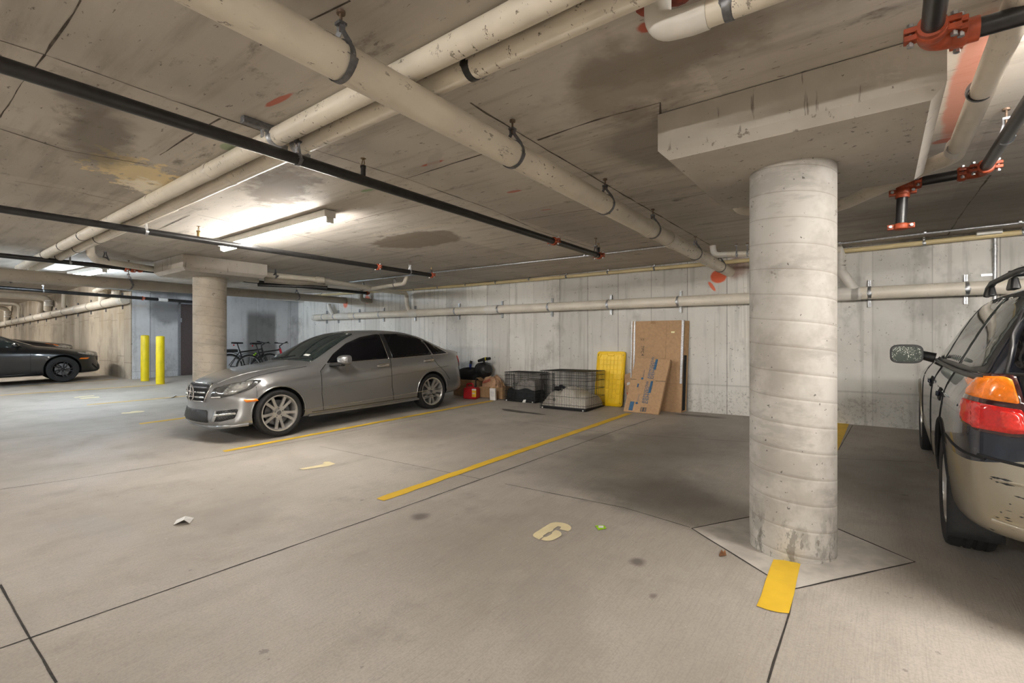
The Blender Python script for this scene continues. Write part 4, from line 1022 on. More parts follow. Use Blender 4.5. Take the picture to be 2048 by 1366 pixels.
for x in (0, 2.76):
    for sd in (1, -1):
        wheel(c.t, x, sd * .765, .318, .225, .245, sd, 'pairs', M['alloy'])
        c.line('arch_lip', [(x + .36 * math.cos(a * math.pi / 14), .325 + .36 * math.sin(a * math.pi / 14)) for a in range(0, 15)], 'L' if sd > 0 else 'R', SILVER, .012, -.004)
# ---- the black cars at far left
BL = metallic('black car paint', (.004, .004, .005), .3, 0, .55)
SB = [(-1.0, .32, .86, .95, .93, .8, .74, .6), (-.9, .26, .9, 1.02, 1.0, .86, .79, .62), (-.5, .22, .93, 1.16, 1.12, .89, .82, .6), (.1, .2, .93, 1.35, 1.31, .9, .83, .57), (.7, .19, .92, 1.41, 1.37, .9, .83, .57),
      (1.15, .19, .91, 1.40, 1.355, .9, .83, .565), (1.5, .19, .9, 1.29, 1.24, .9, .82, .59), (1.9, .19, .885, 1.1, 1.04, .895, .81, .65), (2.2, .19, .87, .965, .925, .895, .8, .69), (2.32, .19, .865, .935, .9, .895, .8, .67),
      (2.7, .19, .83, .89, .86, .9, .79, .63), (3.1, .2, .76, .81, .785, .88, .77, .58), (3.35, .2, .71, .785, .76, .87, .75, .56), (3.5, .21, .65, .735, .71, .84, .70, .52)]
def wb(x, y, z):
    k = smooth01(2.85, 3.5, x)
    return (x - k * .30 * (abs(y) / .85) ** 2.8 + k * .05 * smooth01(.5, .25, z), y, z)
def black_car(label, loc, rz, sc, wheels):
    c = Car('sedan', label, loc, rz, SB, wb, sc, None, 2)
    for ax in 'LR':
        c.patch('front_window', [(2.0, .92), (1.86, 1.03), (1.55, 1.19), (1.25, 1.29), (.95, 1.33), (.92, .945)], ax, M['wind'], r=.03)
        c.patch('rear_window', [(.86, .945), (.88, 1.33), (.4, 1.3), (0, 1.18), (-.25, .97)], ax, M['tint'], r=.03)
        c.line('door_seam', [(2.05, .9), (2.12, .8), (2.1, .3)], ax, D, .005, 0)
        c.line('door_handle', [(1.1, .85), (1.28, .848)], ax, BL, .016, .012)
        c.line('sill_trim', [(2.3, .25), (1.2, .24), (-.3, .25)], ax, BL, .02, .004)
        c.patch('side_marker', [(3.02, .57), (3.06, .60), (3.24, .595), (3.19, .56)], ax, M['orange_lens'], off=.006, r=.008)
    for ax in 'LR': c.patch('headlight_side', [(3.1, .735), (3.32, .665), (3.36, .70), (3.2, .755)], ax, M['lampglass'], off=.008, r=.01)
    if sc > 1.1:
        for ax in 'LR': c.patch('turn_lens', [(2.86, .79), (3.06, .755), (3.12, .72), (3.0, .765)], ax, M['orange_lens'], off=.012, r=.005)
    c.patch('windshield', [(2.16, .66), (2.19, 0), (2.16, -.66), (1.7, -.58), (1.3, -.5), (1.27, 0), (1.3, .5), (1.7, .58)], 'T', M['wind'], r=.05)
    for sd in (1, -1):
        c.patch('headlight', [(sd * a, b) for a, b in ((.36, .655), (.60, .70), (.80, .735), (.80, .69), (.66, .635))], 'F', M['lampglass'], off=.008, r=.015)
        m = ob('side_mirror', MB().sph((1.86, sd * 1.0, .97), .11, 20, sc=(.6, 1, .62)), BL, c.t, world=False, smooth=60)
        ob('mirror_arm', MB().tube([V((1.9, sd * .8, .91)), V((1.87, sd * .97, .93))], .025, 8), M['black_plastic'], m, world=False)
    c.patch('grille', [(-.55, .62), (.55, .62), (.45, .5), (-.45, .5)], 'F', M['mesh'], r=.03)
    c.patch('lower_intake', [(-.6, .26), (-.52, .4), (.52, .4), (.6, .26)], 'F', M['mesh'], r=.03)
    c.line('fog_trim', [(.62, .3), (.74, .42)], 'F', M['black_plastic'], .02, .004); c.line('fog_trim', [(-.62, .3), (-.74, .42)], 'F', M['black_plastic'], .02, .004)
    c.finish('body', BL, arches=((0, .33, .37, .58), (2.7, .33, .37, .58)))
    for x in (0, 2.7):
        for sd in (1, -1): wheel(c.t, x, sd * .78, .325, .215, .215, sd, 'swirl', M['black_alloy'])
    return c
b1 = black_car('black sedan with black wheels at far left, parked facing the warm concrete wall', (-17.91, .49, floorz(-17.5, .49)), math.radians(90 - 4.5), 1.0, True)
b2 = black_car('second black sedan mostly hidden behind the black sedan at far left', (-21.3, -.05, floorz(-20.5, -.05) + .01), math.radians(90), 1.2, True)
for b in (b1, b2): b.t.rotation_euler = (0, -pit, b.t.rotation_euler[2])
SW = [(-1.06, .36, 1.0, 1.45, 1.365, .80, .765, .55), (-1.0, .335, 1.0, 1.468, 1.385, .845, .79, .562), (-.8, .30, 1.0, 1.482, 1.40, .866, .80, .575), (-.4, .27, .995, 1.492, 1.412, .872, .805, .58),
      (0, .25, .99, 1.497, 1.417, .872, .803, .58), (.5, .24, .98, 1.497, 1.415, .872, .80, .58), (1.0, .24, .965, 1.485, 1.40, .87, .80, .58), (1.35, .24, .955, 1.44, 1.35, .87, .795, .575),
      (1.7, .24, .945, 1.28, 1.2, .868, .79, .6), (2.0, .24, .935, 1.10, 1.04, .868, .785, .65), (2.2, .24, .93, .99, .955, .868, .78, .68), (2.35, .24, .92, .97, .935, .866, .775, .65),
      (2.8, .24, .87, .93, .895, .868, .76, .6), (3.2, .25, .80, .86, .83, .85, .73, .55), (3.5, .28, .70, .78, .75, .81, .68, .5), (3.6, .30, .62, .71, .68, .77, .63, .45)]
def ww(x, y, z):
    k = smooth01(2.85, 3.55, x); r = smooth01(-.25, -1.0, x)
    x2 = x - k * .38 * (abs(y) / .85) ** 2.4
    x2 += r * (.25 * (abs(y) / .84) ** 3.2 + .27 * smooth01(.95, 1.5, z) - .045 * smooth01(.70, .62, z) + .05 * smooth01(.42, .34, z))
    return (x2, y, z)
NAVY = metallic('dark navy car paint', (.009, .013, .026), .25, .1, .8)
GOLD = metallic('champagne gold paint', (.33, .29, .22), .33, .55, .7, .08)
c = Car('station_wagon', 'two-tone dark navy and gold station wagon at the right edge, parked nose to the wall', (1.267, 4.115, floorz(0, 4.115)), math.radians(90 - .8), SW, ww, 1.097, None, 2,
        split=lambda x: lerp([(-.45, .675), (.0, .64), (.32, .52), (.6, .46), (2.3, .46), (2.9, .5), (3.4, .48)], x))
c.t.rotation_euler = (0, -math.atan(.03), math.radians(90 - .8))
T = M['tint']; WG = glassmat('wagon side glass', (.03, .033, .031), .02)
for ax in 'LR':
    c.patch('pillar_trim', [(1.98, .955), (1.75, 1.13), (1.5, 1.27), (1.25, 1.375), (1.0, 1.405), (.3, 1.415), (-.3, 1.405), (-.66, 1.37), (-.80, 1.03), (0, 1.005), (1, .985)], ax, M['black_plastic'], off=.002, r=.03)
    c.patch('front_window', [(1.92, .98), (1.72, 1.13), (1.45, 1.27), (1.2, 1.36), (.92, 1.385), (.9, 1.005)], ax, WG, off=.006, r=.02)
    c.patch('rear_window', [(.82, 1.01), (.84, 1.388), (.2, 1.392), (.02, 1.385), (-.02, 1.03)], ax, WG, off=.006, r=.02)
    c.patch('cargo_window', [(-.10, 1.035), (-.06, 1.385), (-.4, 1.375), (-.60, 1.345), (-.72, 1.06), (-.5, 1.04)], ax, WG, off=.006, r=.03)
    c.line('belt_moulding', [(2.0, .945), (1, .972), (0, .993), (-.8, 1.015)], ax, M['black_plastic'], .014, .002)
    for q in ([(2.0, .93), (2.03, .6), (2.0, .28)], [(.87, .97), (.9, .7), (.87, .28)], [(.0, .98), (-.03, .8), (.2, .55), (.36, .42)]): c.line('door_seam', q, ax, D, .005, 0)
    c.line('waist_crease', [(2.4, .80), (1, .845), (-.62, .87)], ax, NAVY, .012, -.008)
    c.line('cladding_edge', [(-.86, .675), (-.45, .68), (-.30, .675)], ax, D, .006, .001)
    for x in (1.05, .17):
        c.patch('handle_recess', [(x - .07, .80), (x + .09, .80), (x + .09, .87), (x - .07, .87)], ax, M['matte_black'], off=.002, r=.025)
        h, n = c.hit(x, .835, ax); sd = 1 if ax == 'L' else -1
        ob('door_handle', MB().box(h + V((.01, sd * .014, .008)), (.15, .022, .03)), NAVY, c.t, world=False, bevel=.008)
c.patch('windshield', [(2.1, .66), (2.14, 0), (2.1, -.66), (1.6, -.57), (1.3, -.5), (1.27, 0), (1.3, .5), (1.6, .57)], 'T', M['wind'], r=.05)
# tail end
rg = c.patch('rear_glass', [(-.70, 1.055), (.70, 1.055), (.665, 1.2), (.575, 1.375), (-.575, 1.375), (-.665, 1.2)], 'B', T, off=.006, r=.05)
c.line('glass_seal', [(-.715, 1.04), (.715, 1.04), (.68, 1.2), (.59, 1.39), (-.59, 1.39), (-.68, 1.2)], 'B', M['black_plastic'], .009, .003, closed=True, parent=rg)
for sd in (1, -1): c.line('tailgate_seam', [(sd * .60, .66), (sd * .625, .80), (sd * .665, .95), (sd * .675, 1.035)], 'B', D, .009, .001)
c.line('bumper_seam', [(-.80, .685), (-.5, .665), (0, .66), (.5, .665), (.80, .685)], 'B', D, .007, .001)
c.line('bumper_step', [(-.76, .425), (-.4, .40), (0, .395), (.4, .40), (.76, .425)], 'B', GOLD, .012, -.002)
c.line('bumper_crease', [(-.76, .60), (0, .585), (.76, .60)], 'B', GOLD, .014, -.010)
DR = plain('smoked lamp rim', (.05, .012, .012), .12, 0, .2, 40, coat=1)
WL = plain('clear reversing lens', (.6, .57, .52), .15, 0, .15, 70, coat=.8)
BR = plain('bright red reflector', (.85, .03, .02), .15, 0, .1, 90, coat=.8)
for sd, ax in ((1, 'L'), (-1, 'R')):
    P_ = lambda q: [(sd * a, b) for a, b in q]
    K = dict(mx=.03)
    L = c.patch('tail_light', P_([(.64, .80), (.70, .785), (.81, .79), (.81, 1.028), (.715, 1.04), (.69, 1.035), (.675, .95)]), 'B', DR, off=.006, r=.012, **K)
    c.patch('lamp_side', [(-.84, .79), (-.725, .815), (-.70, .87), (-.70, .97), (-.745, 1.02), (-.84, 1.03)], ax, DR, off=.006, r=.015, parent=L, **K)
    c.patch('turn_lens', P_([(.682, .925), (.81, .932), (.81, 1.015), (.72, 1.028), (.70, 1.02)]), 'B', M['orange_lens'], off=.012, r=.008, parent=L, **K)
    c.patch('turn_lens', [(-.84, .932), (-.708, .935), (-.708, .968), (-.75, 1.01), (-.84, 1.015)], ax, M['orange_lens'], off=.012, r=.01, parent=L, **K)
    c.patch('brake_lens', P_([(.652, .81), (.70, .80), (.81, .802), (.81, .912), (.675, .902)]), 'B', M['red_lens'], off=.012, r=.008, parent=L, **K)
    c.patch('brake_lens', [(-.84, .803), (-.735, .825), (-.71, .87), (-.71, .915), (-.84, .912)], ax, M['red_lens'], off=.012, r=.01, parent=L, **K)
    c.patch('brake_reflector', P_([(.665, .82), (.725, .815), (.73, .89), (.68, .888)]), 'B', BR, off=.017, r=.008, parent=L, **K)
    G = c.patch('tailgate_light', P_([(.60, .80), (.24, .79), (.24, 1.03), (.648, 1.03), (.64, .95)]), 'B', DR, off=.006, r=.012)
    c.patch('reverse_lens', P_([(.63, .925), (.26, .92), (.26, 1.018), (.64, 1.018)]), 'B', WL, off=.011, r=.01, parent=G)
    c.patch('brake_lens', P_([(.605, .81), (.26, .80), (.26, .90), (.622, .905)]), 'B', M['red_lens'], off=.011, r=.01, parent=G)
c.patch('plate_recess', [(-.2, .72), (.2, .72), (.2, .90), (-.2, .90)], 'B', M['matte_black'], off=.004, r=.03)
# scrapes on the left corner of the bumper
random.seed(5)
SM = plain('bare black scrape', (.02, .02, .022), .6)
for i in range(26):
    x = -.90 + random.uniform(-.07, .045); z = random.uniform(.37, .61); w = random.uniform(.003, .009); h = random.uniform(.001, .003)
    if i < 6: x, z, w, h = -.905 + random.uniform(-.02, .015), .60 + random.uniform(-.01, .008), random.uniform(.008, .017), .004
    c.patch('paint_scrape', [(x - w, z), (x, z + h), (x + w, z + h * .3), (x, z - h)], 'L', SM, off=.0015, r=0, th=.001)
# roof rails
for sd in (1, -1):
    R = [V((1.05, sd * .56, 1.45)), V((.95, sd * .56, 1.50)), V((.8, sd * .56, 1.525)), V((0, sd * .555, 1.535)), V((-.35, sd * .55, 1.525)), V((-.52, sd * .55, 1.50)), V((-.6, sd * .55, 1.45))]
    r_ = ob('roof_rail', MB().tube(R, .018, 10, sq=(.8, 1.2)), M['black_plastic'], c.t, world=False)
    for x in (.92, .15, -.5): ob('rail_foot', MB().box((x, sd * .556, 1.475), (.16, .045, .07), taper=.6), M['black_plastic'], r_, world=False, bevel=.01)
ob('roof_crossbar', MB().tube([V((.3, -.555, 1.54)), V((.3, 0, 1.56)), V((.3, .555, 1.54))], .02, 10), M['black_plastic'], c.t, world=False)
# mirrors
for sd in (1, -1):
    def ms(u, v, sx=1):
        a = 2 * math.pi * u; e = .55
        cy, cz = math.copysign(abs(math.cos(a)) ** e, math.cos(a)), math.copysign(abs(math.sin(a)) ** e, math.sin(a))
        k = (1, 1.0, .97, .75, .3)[int(round(v * 4))]; d = (0, .012, .05, .085, .1)[int(round(v * 4))]
        return V((1.86 + d, sd * (.985 + cy * .118 * k), 1.0 + cz * .085 * k))
    mb = MB().grid(ms, 40, 4, cu=True); n0 = len(mb.v); mb.f.append([i * 5 for i in range(40)]); mb.mi.append(0); mb.f.append([i * 5 + 4 for i in range(40)]); mb.mi.append(0)
    m = ob('side_mirror', mb, M['black_plastic'], c.t, world=False, smooth=40)
    ob('mirror_arm', MB().tube([V((1.9, sd * .79, .965)), V((1.91, sd * .86, .985)), V((1.92, sd * .92, 1.01))], [.045, .04, .03], 10), M['black_plastic'], m, world=False)
    t = NT('speckled mirror glass'); s_ = t.noise(120, 3, .6); big = t.noise(14, 3, .6)
    mm = t.out(t.mix(t.math('MULTIPLY', t.ramp(s_, .54, .58), t.ramp(big, .45, .55)), (.09, .11, .1), (.75, .78, .75)), .12, .6)
    mb = MB(); q = [V((1.857, sd * (.985 + math.copysign(abs(math.cos(a)) ** .5, math.cos(a)) * .102), 1.0 + math.copysign(abs(math.sin(a)) ** .5, math.sin(a)) * .068)) for a in [i * 2 * math.pi / 40 for i in range(40)]]
    mb.prism(q, (.004, 0, 0)); ob('mirror_glass', mb, mm, m, world=False, smooth=30)
for sd in (1, -1):
    for x in (0, 2.65):
        wheel(c.t, x, sd * .757, .325, .205, .2, sd, 'pairs', M['alloy'])
        a0 = [(x + .375 * math.cos(a * math.pi / 14), .335 + .375 * math.sin(a * math.pi / 14)) for a in range(0, 15)]
        c.line('arch_lip', a0, 'L' if sd > 0 else 'R', GOLD if x else D, .012, -.002)
    ob('mud_flap', MB().grid(lambda u, v: V((-.36 - .03 * v - .05 * (1 - v) * (1 - v), sd * (.655 + .215 * u), .17 + .30 * v)), 6, 6), M['black_rubber'], c.t, world=False, solid=.012)
c.finish('body', NAVY, GOLD, arches=((0, .335, .37, .56), (2.65, .335, .37, .56)))
# ---------------------------------------------------------------- paint on the floor
def worn(name, col, thin=.5):
    t = NT(name); n = t.noise(26, 5, .7); b = t.noise(2.2, 3, .6)
    c = t.mix(t.ramp(t.noise(5, 4), .35, .7), tuple(v * .88 for v in col), col)
    c = t.mix(t.math('MULTIPLY', t.ramp(n, thin, thin + .08), .55), c, (.36, .31, .22))
    return t.out(c, .6)
M['yline'] = worn('yellow line paint', (.78, .50, .03), .66); M['yfade'] = worn('faded orange line paint', (.68, .45, .13), .54); M['cream'] = worn('cream stencil paint', (.78, .68, .42), .72)
def mark(name, mb, m, lab, cat, group=None):
    o = ob(name, mb, m, None, smooth=0); return tag(o, lab, cat, group)
GL = 'yellow parking stall lines'
def pline(pxs, w, lab, m='yline', end=None):
    mb = MB(); P = [atf(*p) for p in pxs]
    if end: P.append(P[-1] + (P[-1] - P[-2]).normalized() * end)
    strip(mb, P, w, floorz, .0035, .10); n = len(mb.v) // 2
    return mark('parking_line', mb, M[m], lab, 'parking line', GL)
pline([(760, 1000), (1258, 827)], .105, 'long yellow parking line ending at the leaning printed cardboard box')
pline([(447, 903), (985, 801.5)], .10, 'yellow parking line running along beside the silver sedan')
pline([(279, 848), (362, 837)], .10, 'yellow parking line disappearing under the front bumper of the silver sedan', 'yline', .45)
pline([(174, 810), (338, 795.5)], .10, 'thin faded parking line left of the silver sedan bumper, white litter at its end', 'yfade', .3)
pline([(-40, 793.5), (330, 769)], .10, 'thin faded parking line ending below the two yellow bollards', 'yfade')
pline([(40, 773), (235, 758.5)], .09, 'thin faded parking line beside the black sedan, farthest back', 'yfade')
def poly(pxs, up=.004):
    mb = MB(); q = [atf(*p) for p in pxs]; mb.add([(p.x, p.y, floorz(p.x, p.y) + up) for p in q], [tuple(range(len(q)))]); return mb
mark('parking_line', poly([(1547, 1120), (1572, 1122), (1586, 1124), (1601, 1129), (1594, 1160), (1588, 1190), (1578, 1228), (1556, 1226), (1535, 1221), (1513, 1213), (1522, 1193), (1531, 1163), (1540, 1137)]), M['yline'], 'short broad yellow parking line patch in front of the foreground column', 'parking line', GL)
mark('parking_line', poly([(1648, 845), (1698, 848), (1690, 868), (1674, 905), (1640, 960), (1600, 955)]), M['yline'], 'yellow parking line piece behind the foreground column, reaching the back wall', 'parking line', GL)
def cropoly(x0, y0, k, P): return [(x0 + a / k, y0 + b / k) for a, b in P]
A1 = cropoly(1020, 1020, 8.533, [(390, 440), (400, 418), (430, 393), (540, 325), (640, 262), (690, 235), (735, 222), (790, 216), (880, 222), (940, 236), (990, 255), (1030, 282), (1045, 308), (1043, 330), (1020, 357), (990, 372), (845, 338), (872, 302), (862, 292), (815, 284), (733, 340), (741, 350), (690, 384), (655, 388), (562, 448), (572, 464), (495, 512), (430, 482), (398, 460)])
A2 = cropoly(1020, 1020, 8.533, [(785, 352), (825, 362), (860, 382), (880, 408), (876, 440), (840, 468), (780, 500), (730, 522), (690, 532), (640, 536), (580, 530), (525, 515), (580, 472), (625, 466), (690, 432), (722, 405), (715, 390), (760, 360)])
b1_ = poly(A1); b2_ = poly(A2); t6 = thing('stencil_number', 'cream stencilled number 6 on the floor left of the foreground column', 'number', atf(1105, 1066, .003))
ob('number_stroke', b1_, M['cream'], t6, smooth=0); ob('number_stroke', b2_, M['cream'], t6, smooth=0)
mark('stencil_number', poly(cropoly(560, 880, 6.02, [(232, 350), (265, 344), (548, 290), (508, 289), (538, 267), (592, 263), (668, 290), (575, 320), (275, 361)])), M['cream'], 'cream stencilled number 1 on the floor in front of the silver sedan', 'number')
mark('stencil_number', poly(cropoly(0, 760, 5.12, [(1240, 348), (1250, 336), (1330, 331), (1345, 325), (1400, 318), (1475, 318), (1480, 325), (1450, 332), (1370, 339), (1330, 345)])), M['cream'], 'faint pale stencilled number on the floor left of the silver sedan nose', 'number')
t7 = thing('stencil_number', 'faint pale stencilled number in the far left stall, two thin strokes', 'number', atf(180, 795, .003))
for P in ([(810, 188), (1010, 172), (1022, 180), (830, 196)], [(750, 178), (960, 158), (965, 164), (772, 183)]): ob('number_stroke', poly(cropoly(0, 760, 5.12, P)), M['cream'], t7, smooth=0)
# ---------------------------------------------------------------- bollards
for px, py, lab in ((290, 762, 'yellow bollard farther from the beige column'), (320.5, 768, 'yellow bollard nearer to the beige column')):
    p = atf(px, py); r = .092; H = 1.2
    b = thing('bollard', lab, 'bollard', tuple(p), 0, 'yellow bollards by the stair wall')
    ob('sleeve', MB().lathe([(.001, 0), (r, 0), (r, H - .03), (r * .96, H - .012), (r * .7, H + .002), (.001, H + .006)], (0, 0, 0), 'z', 40), M['yellow'], b, world=False)
# ---------------------------------------------------------------- litter
def litter(name, pxs, m, lab, cat, hts, up=.004):
    mb = MB(); q = [atf(*p) for p in pxs]; mb.add([(p.x, p.y, floorz(p.x, p.y) + up + h) for p, h in zip(q, hts)], [tuple(range(len(q)))] if len(q) < 5 else [(0, 1, 4, 5), (1, 2, 3, 4)])
    return tag(ob(name, mb, m, None, smooth=0, solid=.0015, soff=1), lab, cat)
q = litter('folded_paper', [(347, 1051), (368, 1050), (379, 1048), (388, 1037), (371, 1038.5), (353, 1041)], M['paper_white'], 'folded white paper lying alone on the floor at lower left', 'paper', (0, .035, 0, 0, .02, 0))
t = NT('lime packet'); g = litter('snack_packet', [(1190, 1053), (1208, 1052), (1213, 1059), (1197, 1061)], t.out(t.mix(t.ramp(t.noise(30), .4, .6), (.3, .62, .0), (.36, .7, .01)), .35), 'small lime green packet on the floor beside the number 6', 'litter', (.004, .002, .006, 0))
p = atf(1202, 1057); ob('printed_label', MB().box((p.x, p.y, floorz(p.x, p.y) + .012), (.035, .04, .001), Matrix.Rotation(.5, 3, 'Z')), M['paper_white'], g)
litter('dry_leaf', [(1438, 1111), (1443, 1107), (1447, 1109), (1450, 1107), (1453, 1113), (1440, 1114)], plain('dry leaf', (.17, .07, .025), .8, 0, .4, 30), 'dry brown leaf on the floor left of the foreground column', 'leaf', (0, .02, .008, .022, .004, 0))
litter('litter_scrap', [(340, 796.5), (346, 796), (354, 791), (349, 793)], M['paper_white'], 'white scrap of litter by the bumper of the silver sedan', 'litter', (0, .02, .02, 0))
# ---------------------------------------------------------------- things along the back wall
M['card'] = plain('brown cardboard', (.47, .3, .165), .8, 0, .08, 25); M['card2'] = plain('darker cardboard', (.36, .225, .115), .85, 0, .12, 20)
M['ink'] = plain('blue print', (.035, .12, .24), .7, 0, .1, 40); M['inkdark'] = plain('dark print', (.05, .04, .035), .7, 0, .1, 40)
M['foil'] = plain('bubble wrap edge', (.5, .5, .52), .35, .2, .35, 90); M['wire'] = plain('black crate wire', (.008, .008, .008), .45)
M['greyfab'] = plain('grey pillow fabric', (.3, .28, .265), .95, 0, .2, 20); M['darkpad'] = plain('dark pad', (.022, .027, .03), .9, 0, .25, 20)
def fleece():
    t = NT('cream fleece'); n = t.noise(70, 4, .7); c = t.mix(t.ramp(n, .3, .7), (.6, .55, .47), (.86, .82, .74)); return t.out(c, .95, 0, n, .8, .02)
M['fleece'] = fleece()
class Panel:
    """a flat board with corners bl, br, tr, tl facing the room; (u, v) in 0..1 names a spot on it"""
    def __init__(s, bl, br, tr, tl): s.q = [V(p) for p in (bl, br, tr, tl)]; s.n = (s.q[1] - s.q[0]).cross(s.q[3] - s.q[0]).normalized()
    def at(s, u, v, d=0): return (s.q[0] * (1 - u) + s.q[1] * u) * (1 - v) + (s.q[3] * (1 - u) + s.q[2] * u) * v + s.n * d
    def box(s, th): return MB().prism([p.copy() for p in s.q], -s.n * th)
    def decal(s, uv, d=.003, th=.002): return MB().prism([s.at(u, v, d) for u, v in uv], -s.n * th)
    def text(s, tx, size, u, v, ang=90, d=.003):
        W = (s.q[1] - s.q[0]).length; H = (s.q[3] - s.q[0]).length; ca, sa = math.cos(math.radians(ang)), math.sin(math.radians(ang))
        return textmb(tx, size, lambda x, y: s.at(u + (x * ca - y * sa) / W, v + (x * sa + y * ca) / H, d))
# tall flattened carton
bl, br = V((-3.42, 7.95, floorz(-3.4, 7.95))), V((-2.55, 7.93, floorz(-2.5, 7.93)))
tl, tr = V((-3.42, 8.03, 1.82)), V((-2.53, 8.03, 1.815))
P = Panel(bl, br, tr, tl); t = thing('cardboard_sheet', 'tall brown flattened carton with silver edges leaning on the back wall', 'cardboard', tuple(bl))
ob('board', P.box(.012), M['card'], t, smooth=0)
ob('back_board', MB().prism([P.at(1.0, 0, -.02), P.at(1.06, .02, -.075), P.at(1.06, .995, -.075), P.at(1.0, .995, -.02)], V((0, .012, 0))), M['card2'], t, smooth=0)
ob('foam_strip', P.decal([(.955, .31), (1.0, .31), (1.0, 1.003), (.955, 1.003)], .012, .03), M['foil'], t, bevel=.004)
ob('foam_strip', P.decal([(.03, .35), (.065, .35), (.065, 1.0), (.03, 1.0)], .008, .02), M['foil'], t, bevel=.004)
ob('foam_strip', P.decal([(-.02, .35), (.005, .35), (.005, 1.0), (-.02, 1.0)], .006, .02), M['foil'], t, bevel=.004)
ob('foam_strip', MB().prism([P.at(1.01, .02, -.02), P.at(1.045, .03, -.055), P.at(1.045, .62, -.055), P.at(1.01, .62, -.02)], V((0, -.006, 0))), M['matte_black'], t, smooth=0)
ob('fold_line', P.decal([(0, .306), (1, .309), (1, .306), (0, .303)], .001), M['card2'], t, smooth=0)
ob('fold_line', P.decal([(.665, .31), (.668, .31), (.675, 1), (.672, 1)], .001), M['card2'], t, smooth=0)
ob('tape_label', P.decal([(.37, .965), (.46, .965), (.46, .995), (.37, .995)], .002), M['card2'], t, smooth=0)
ob('shipping_label', P.decal([(.765, .86), (.83, .86), (.83, .88), (.765, .88)], .002), plain('pale yellow sticker', (.9, .84, .5), .5), t, smooth=0)
ob('printed_text', P.text('TPC4', .075, .19, .72, 270), M['inkdark'], t, smooth=0); ob('printed_text', P.text('XX', .05, .17, .78, 0), M['inkdark'], t, smooth=0)
# printed box in front
bl, br = atf(1246.5, 823), atf(1316.5, 830); bl.z += .004; br.z += .004
tl, tr = atY(1271.5, 715, 7.86), atY(1341, 718.5, 7.84)
P = Panel(bl, br, tr, tl); t = thing('cardboard_box', 'flattened cardboard box with blue print leaning against the tall carton', 'cardboard', tuple(bl))
ob('board', P.box(.05), M['card'], t, bevel=.008)
for a, b in ((0, .17), (.72, 1.0)): ob('flap_gap', P.decal([(a, .595), (b, .598), (b, .590), (a, .587)], .002), M['inkdark'], t, smooth=0)
def pr(uv): ob('printed_bar', P.decal(uv), M['ink'], t, smooth=0)
for v0, v1 in ((.17, .585), (.62, .985)):
    L = v1 - v0
    pr([(.595, v0 + L * .48), (.66, v0 + L * .48), (.66, v0 + L * .73), (.595, v0 + L * .73)])
    pr([(.595, v0 + L * .735), (.66, v0 + L * .735), (.66, v0 + L), (.595, v0 + L)])
    ob('printed_text', P.text('DEH430', .082, .645, v0 + L * .01, 90), M['ink'], t, smooth=0); ob('printed_text', P.text('AIRMODOW', .066, .545, v0 + L * .01, 90), M['ink'], t, smooth=0)
    ob('printed_seal', MB().prism([P.at(.335 + .034 * math.cos(a), v0 + .0 + .02 * math.sin(a), .003) for a in [k * math.pi / 8 for k in range(16)]], P.n * -.002), M['ink'], t, smooth=0)
    ob('printed_text', P.text('appliances', .03, .36, v0 + .03, 90), M['ink'], t, smooth=0)
pr([(.145, .03), (.26, .03), (.26, .19), (.145, .19)]); pr([(.235, .455), (.275, .455), (.275, .52), (.235, .52)])
for u, v in ((.52, .06), (.60, .06)):
    ob('printed_frame', MB().tube([P.at(u + a, v + b, .004) for a, b in ((-.03, -.03), (.03, -.03), (.03, .04), (-.03, .04))], .004, 6, closed=True), M['ink'], t, smooth=0)
# scrap of carton behind the yellow lid
P = Panel(atY(1256, 806, 8.0), atY(1275, 806, 8.0), atY(1266, 743, 8.06), atY(1247.5, 750, 8.06))
P.q[0].z = P.q[1].z = floorz(-3.4, 8.0) + .002
t = thing('cardboard_scrap', 'small brown cardboard piece wedged between yellow lid and printed box', 'cardboard', tuple(P.q[0]))
ob('board', P.box(.01), M['card'], t, smooth=0); ob('tape', P.decal([(.2, .66), (.55, .68), (.52, .75), (.22, .74)]), M['paper_white'], t, smooth=0); ob('red_print', P.decal([(.1, .3), (.6, .3), (.6, .45), (.1, .45)]), M['red_lens'], t, smooth=0)
# yellow tote lid
bl, br = V((-4.15, 7.98, floorz(-4, 7.98) + .003)), V((-3.6, 7.98, floorz(-4, 7.98) + .003)); tl, tr = V((-4.12, 8.08, 1.295)), V((-3.57, 8.08, 1.295))
P = Panel(bl, br, tr, tl); YL = plain('yellow tote plastic', (.95, .63, .004), .42, 0, .05, 8)
t = thing('tote_lid', 'bright yellow storage tote lid standing upright against the back wall', 'lid', tuple(bl))
W, H = .55, .98
def rr(m, r, n=6):
    q = []
    for cx_, cy_, a0 in ((W - m - r, H - m - r, 0), (m + r, H - m - r, 90), (m + r, m + r, 180), (W - m - r, m + r, 270)):
        for k in range(n + 1):
            a = math.radians(a0 + 90 * k / n); q.append(((cx_ + r * math.cos(a)) / W, (cy_ + r * math.sin(a)) / H))
    return q
ob('rim', MB().prism([P.at(u, v, .0) for u, v in rr(0, .05)], -P.n * .04), YL, t, bevel=.008)
ob('raised_edge', MB().tube([P.at(u, v, .004) for u, v in rr(.022, .045)], .012, 8, closed=True), YL, t)
ob('panel_edge', MB().tube([P.at(u, v, .002) for u, v in [(.13, .05), (.5, .045), (.87, .05), (.92, .09), (.90, .3), (.92, .33), (.90, .6), (.92, .63), (.90, .85), (.87, .95), (.62, .95), (.60, .92), (.40, .92), (.38, .95), (.15, .95), (.13, .90), (.08, .87), (.1, .65), (.07, .62), (.1, .4), (.07, .36), (.09, .09)]], .008, 6, closed=True), YL, t)
gm = plain('yellow tote rib shade', (.74, .46, .004), .5, 0, .05, 8)
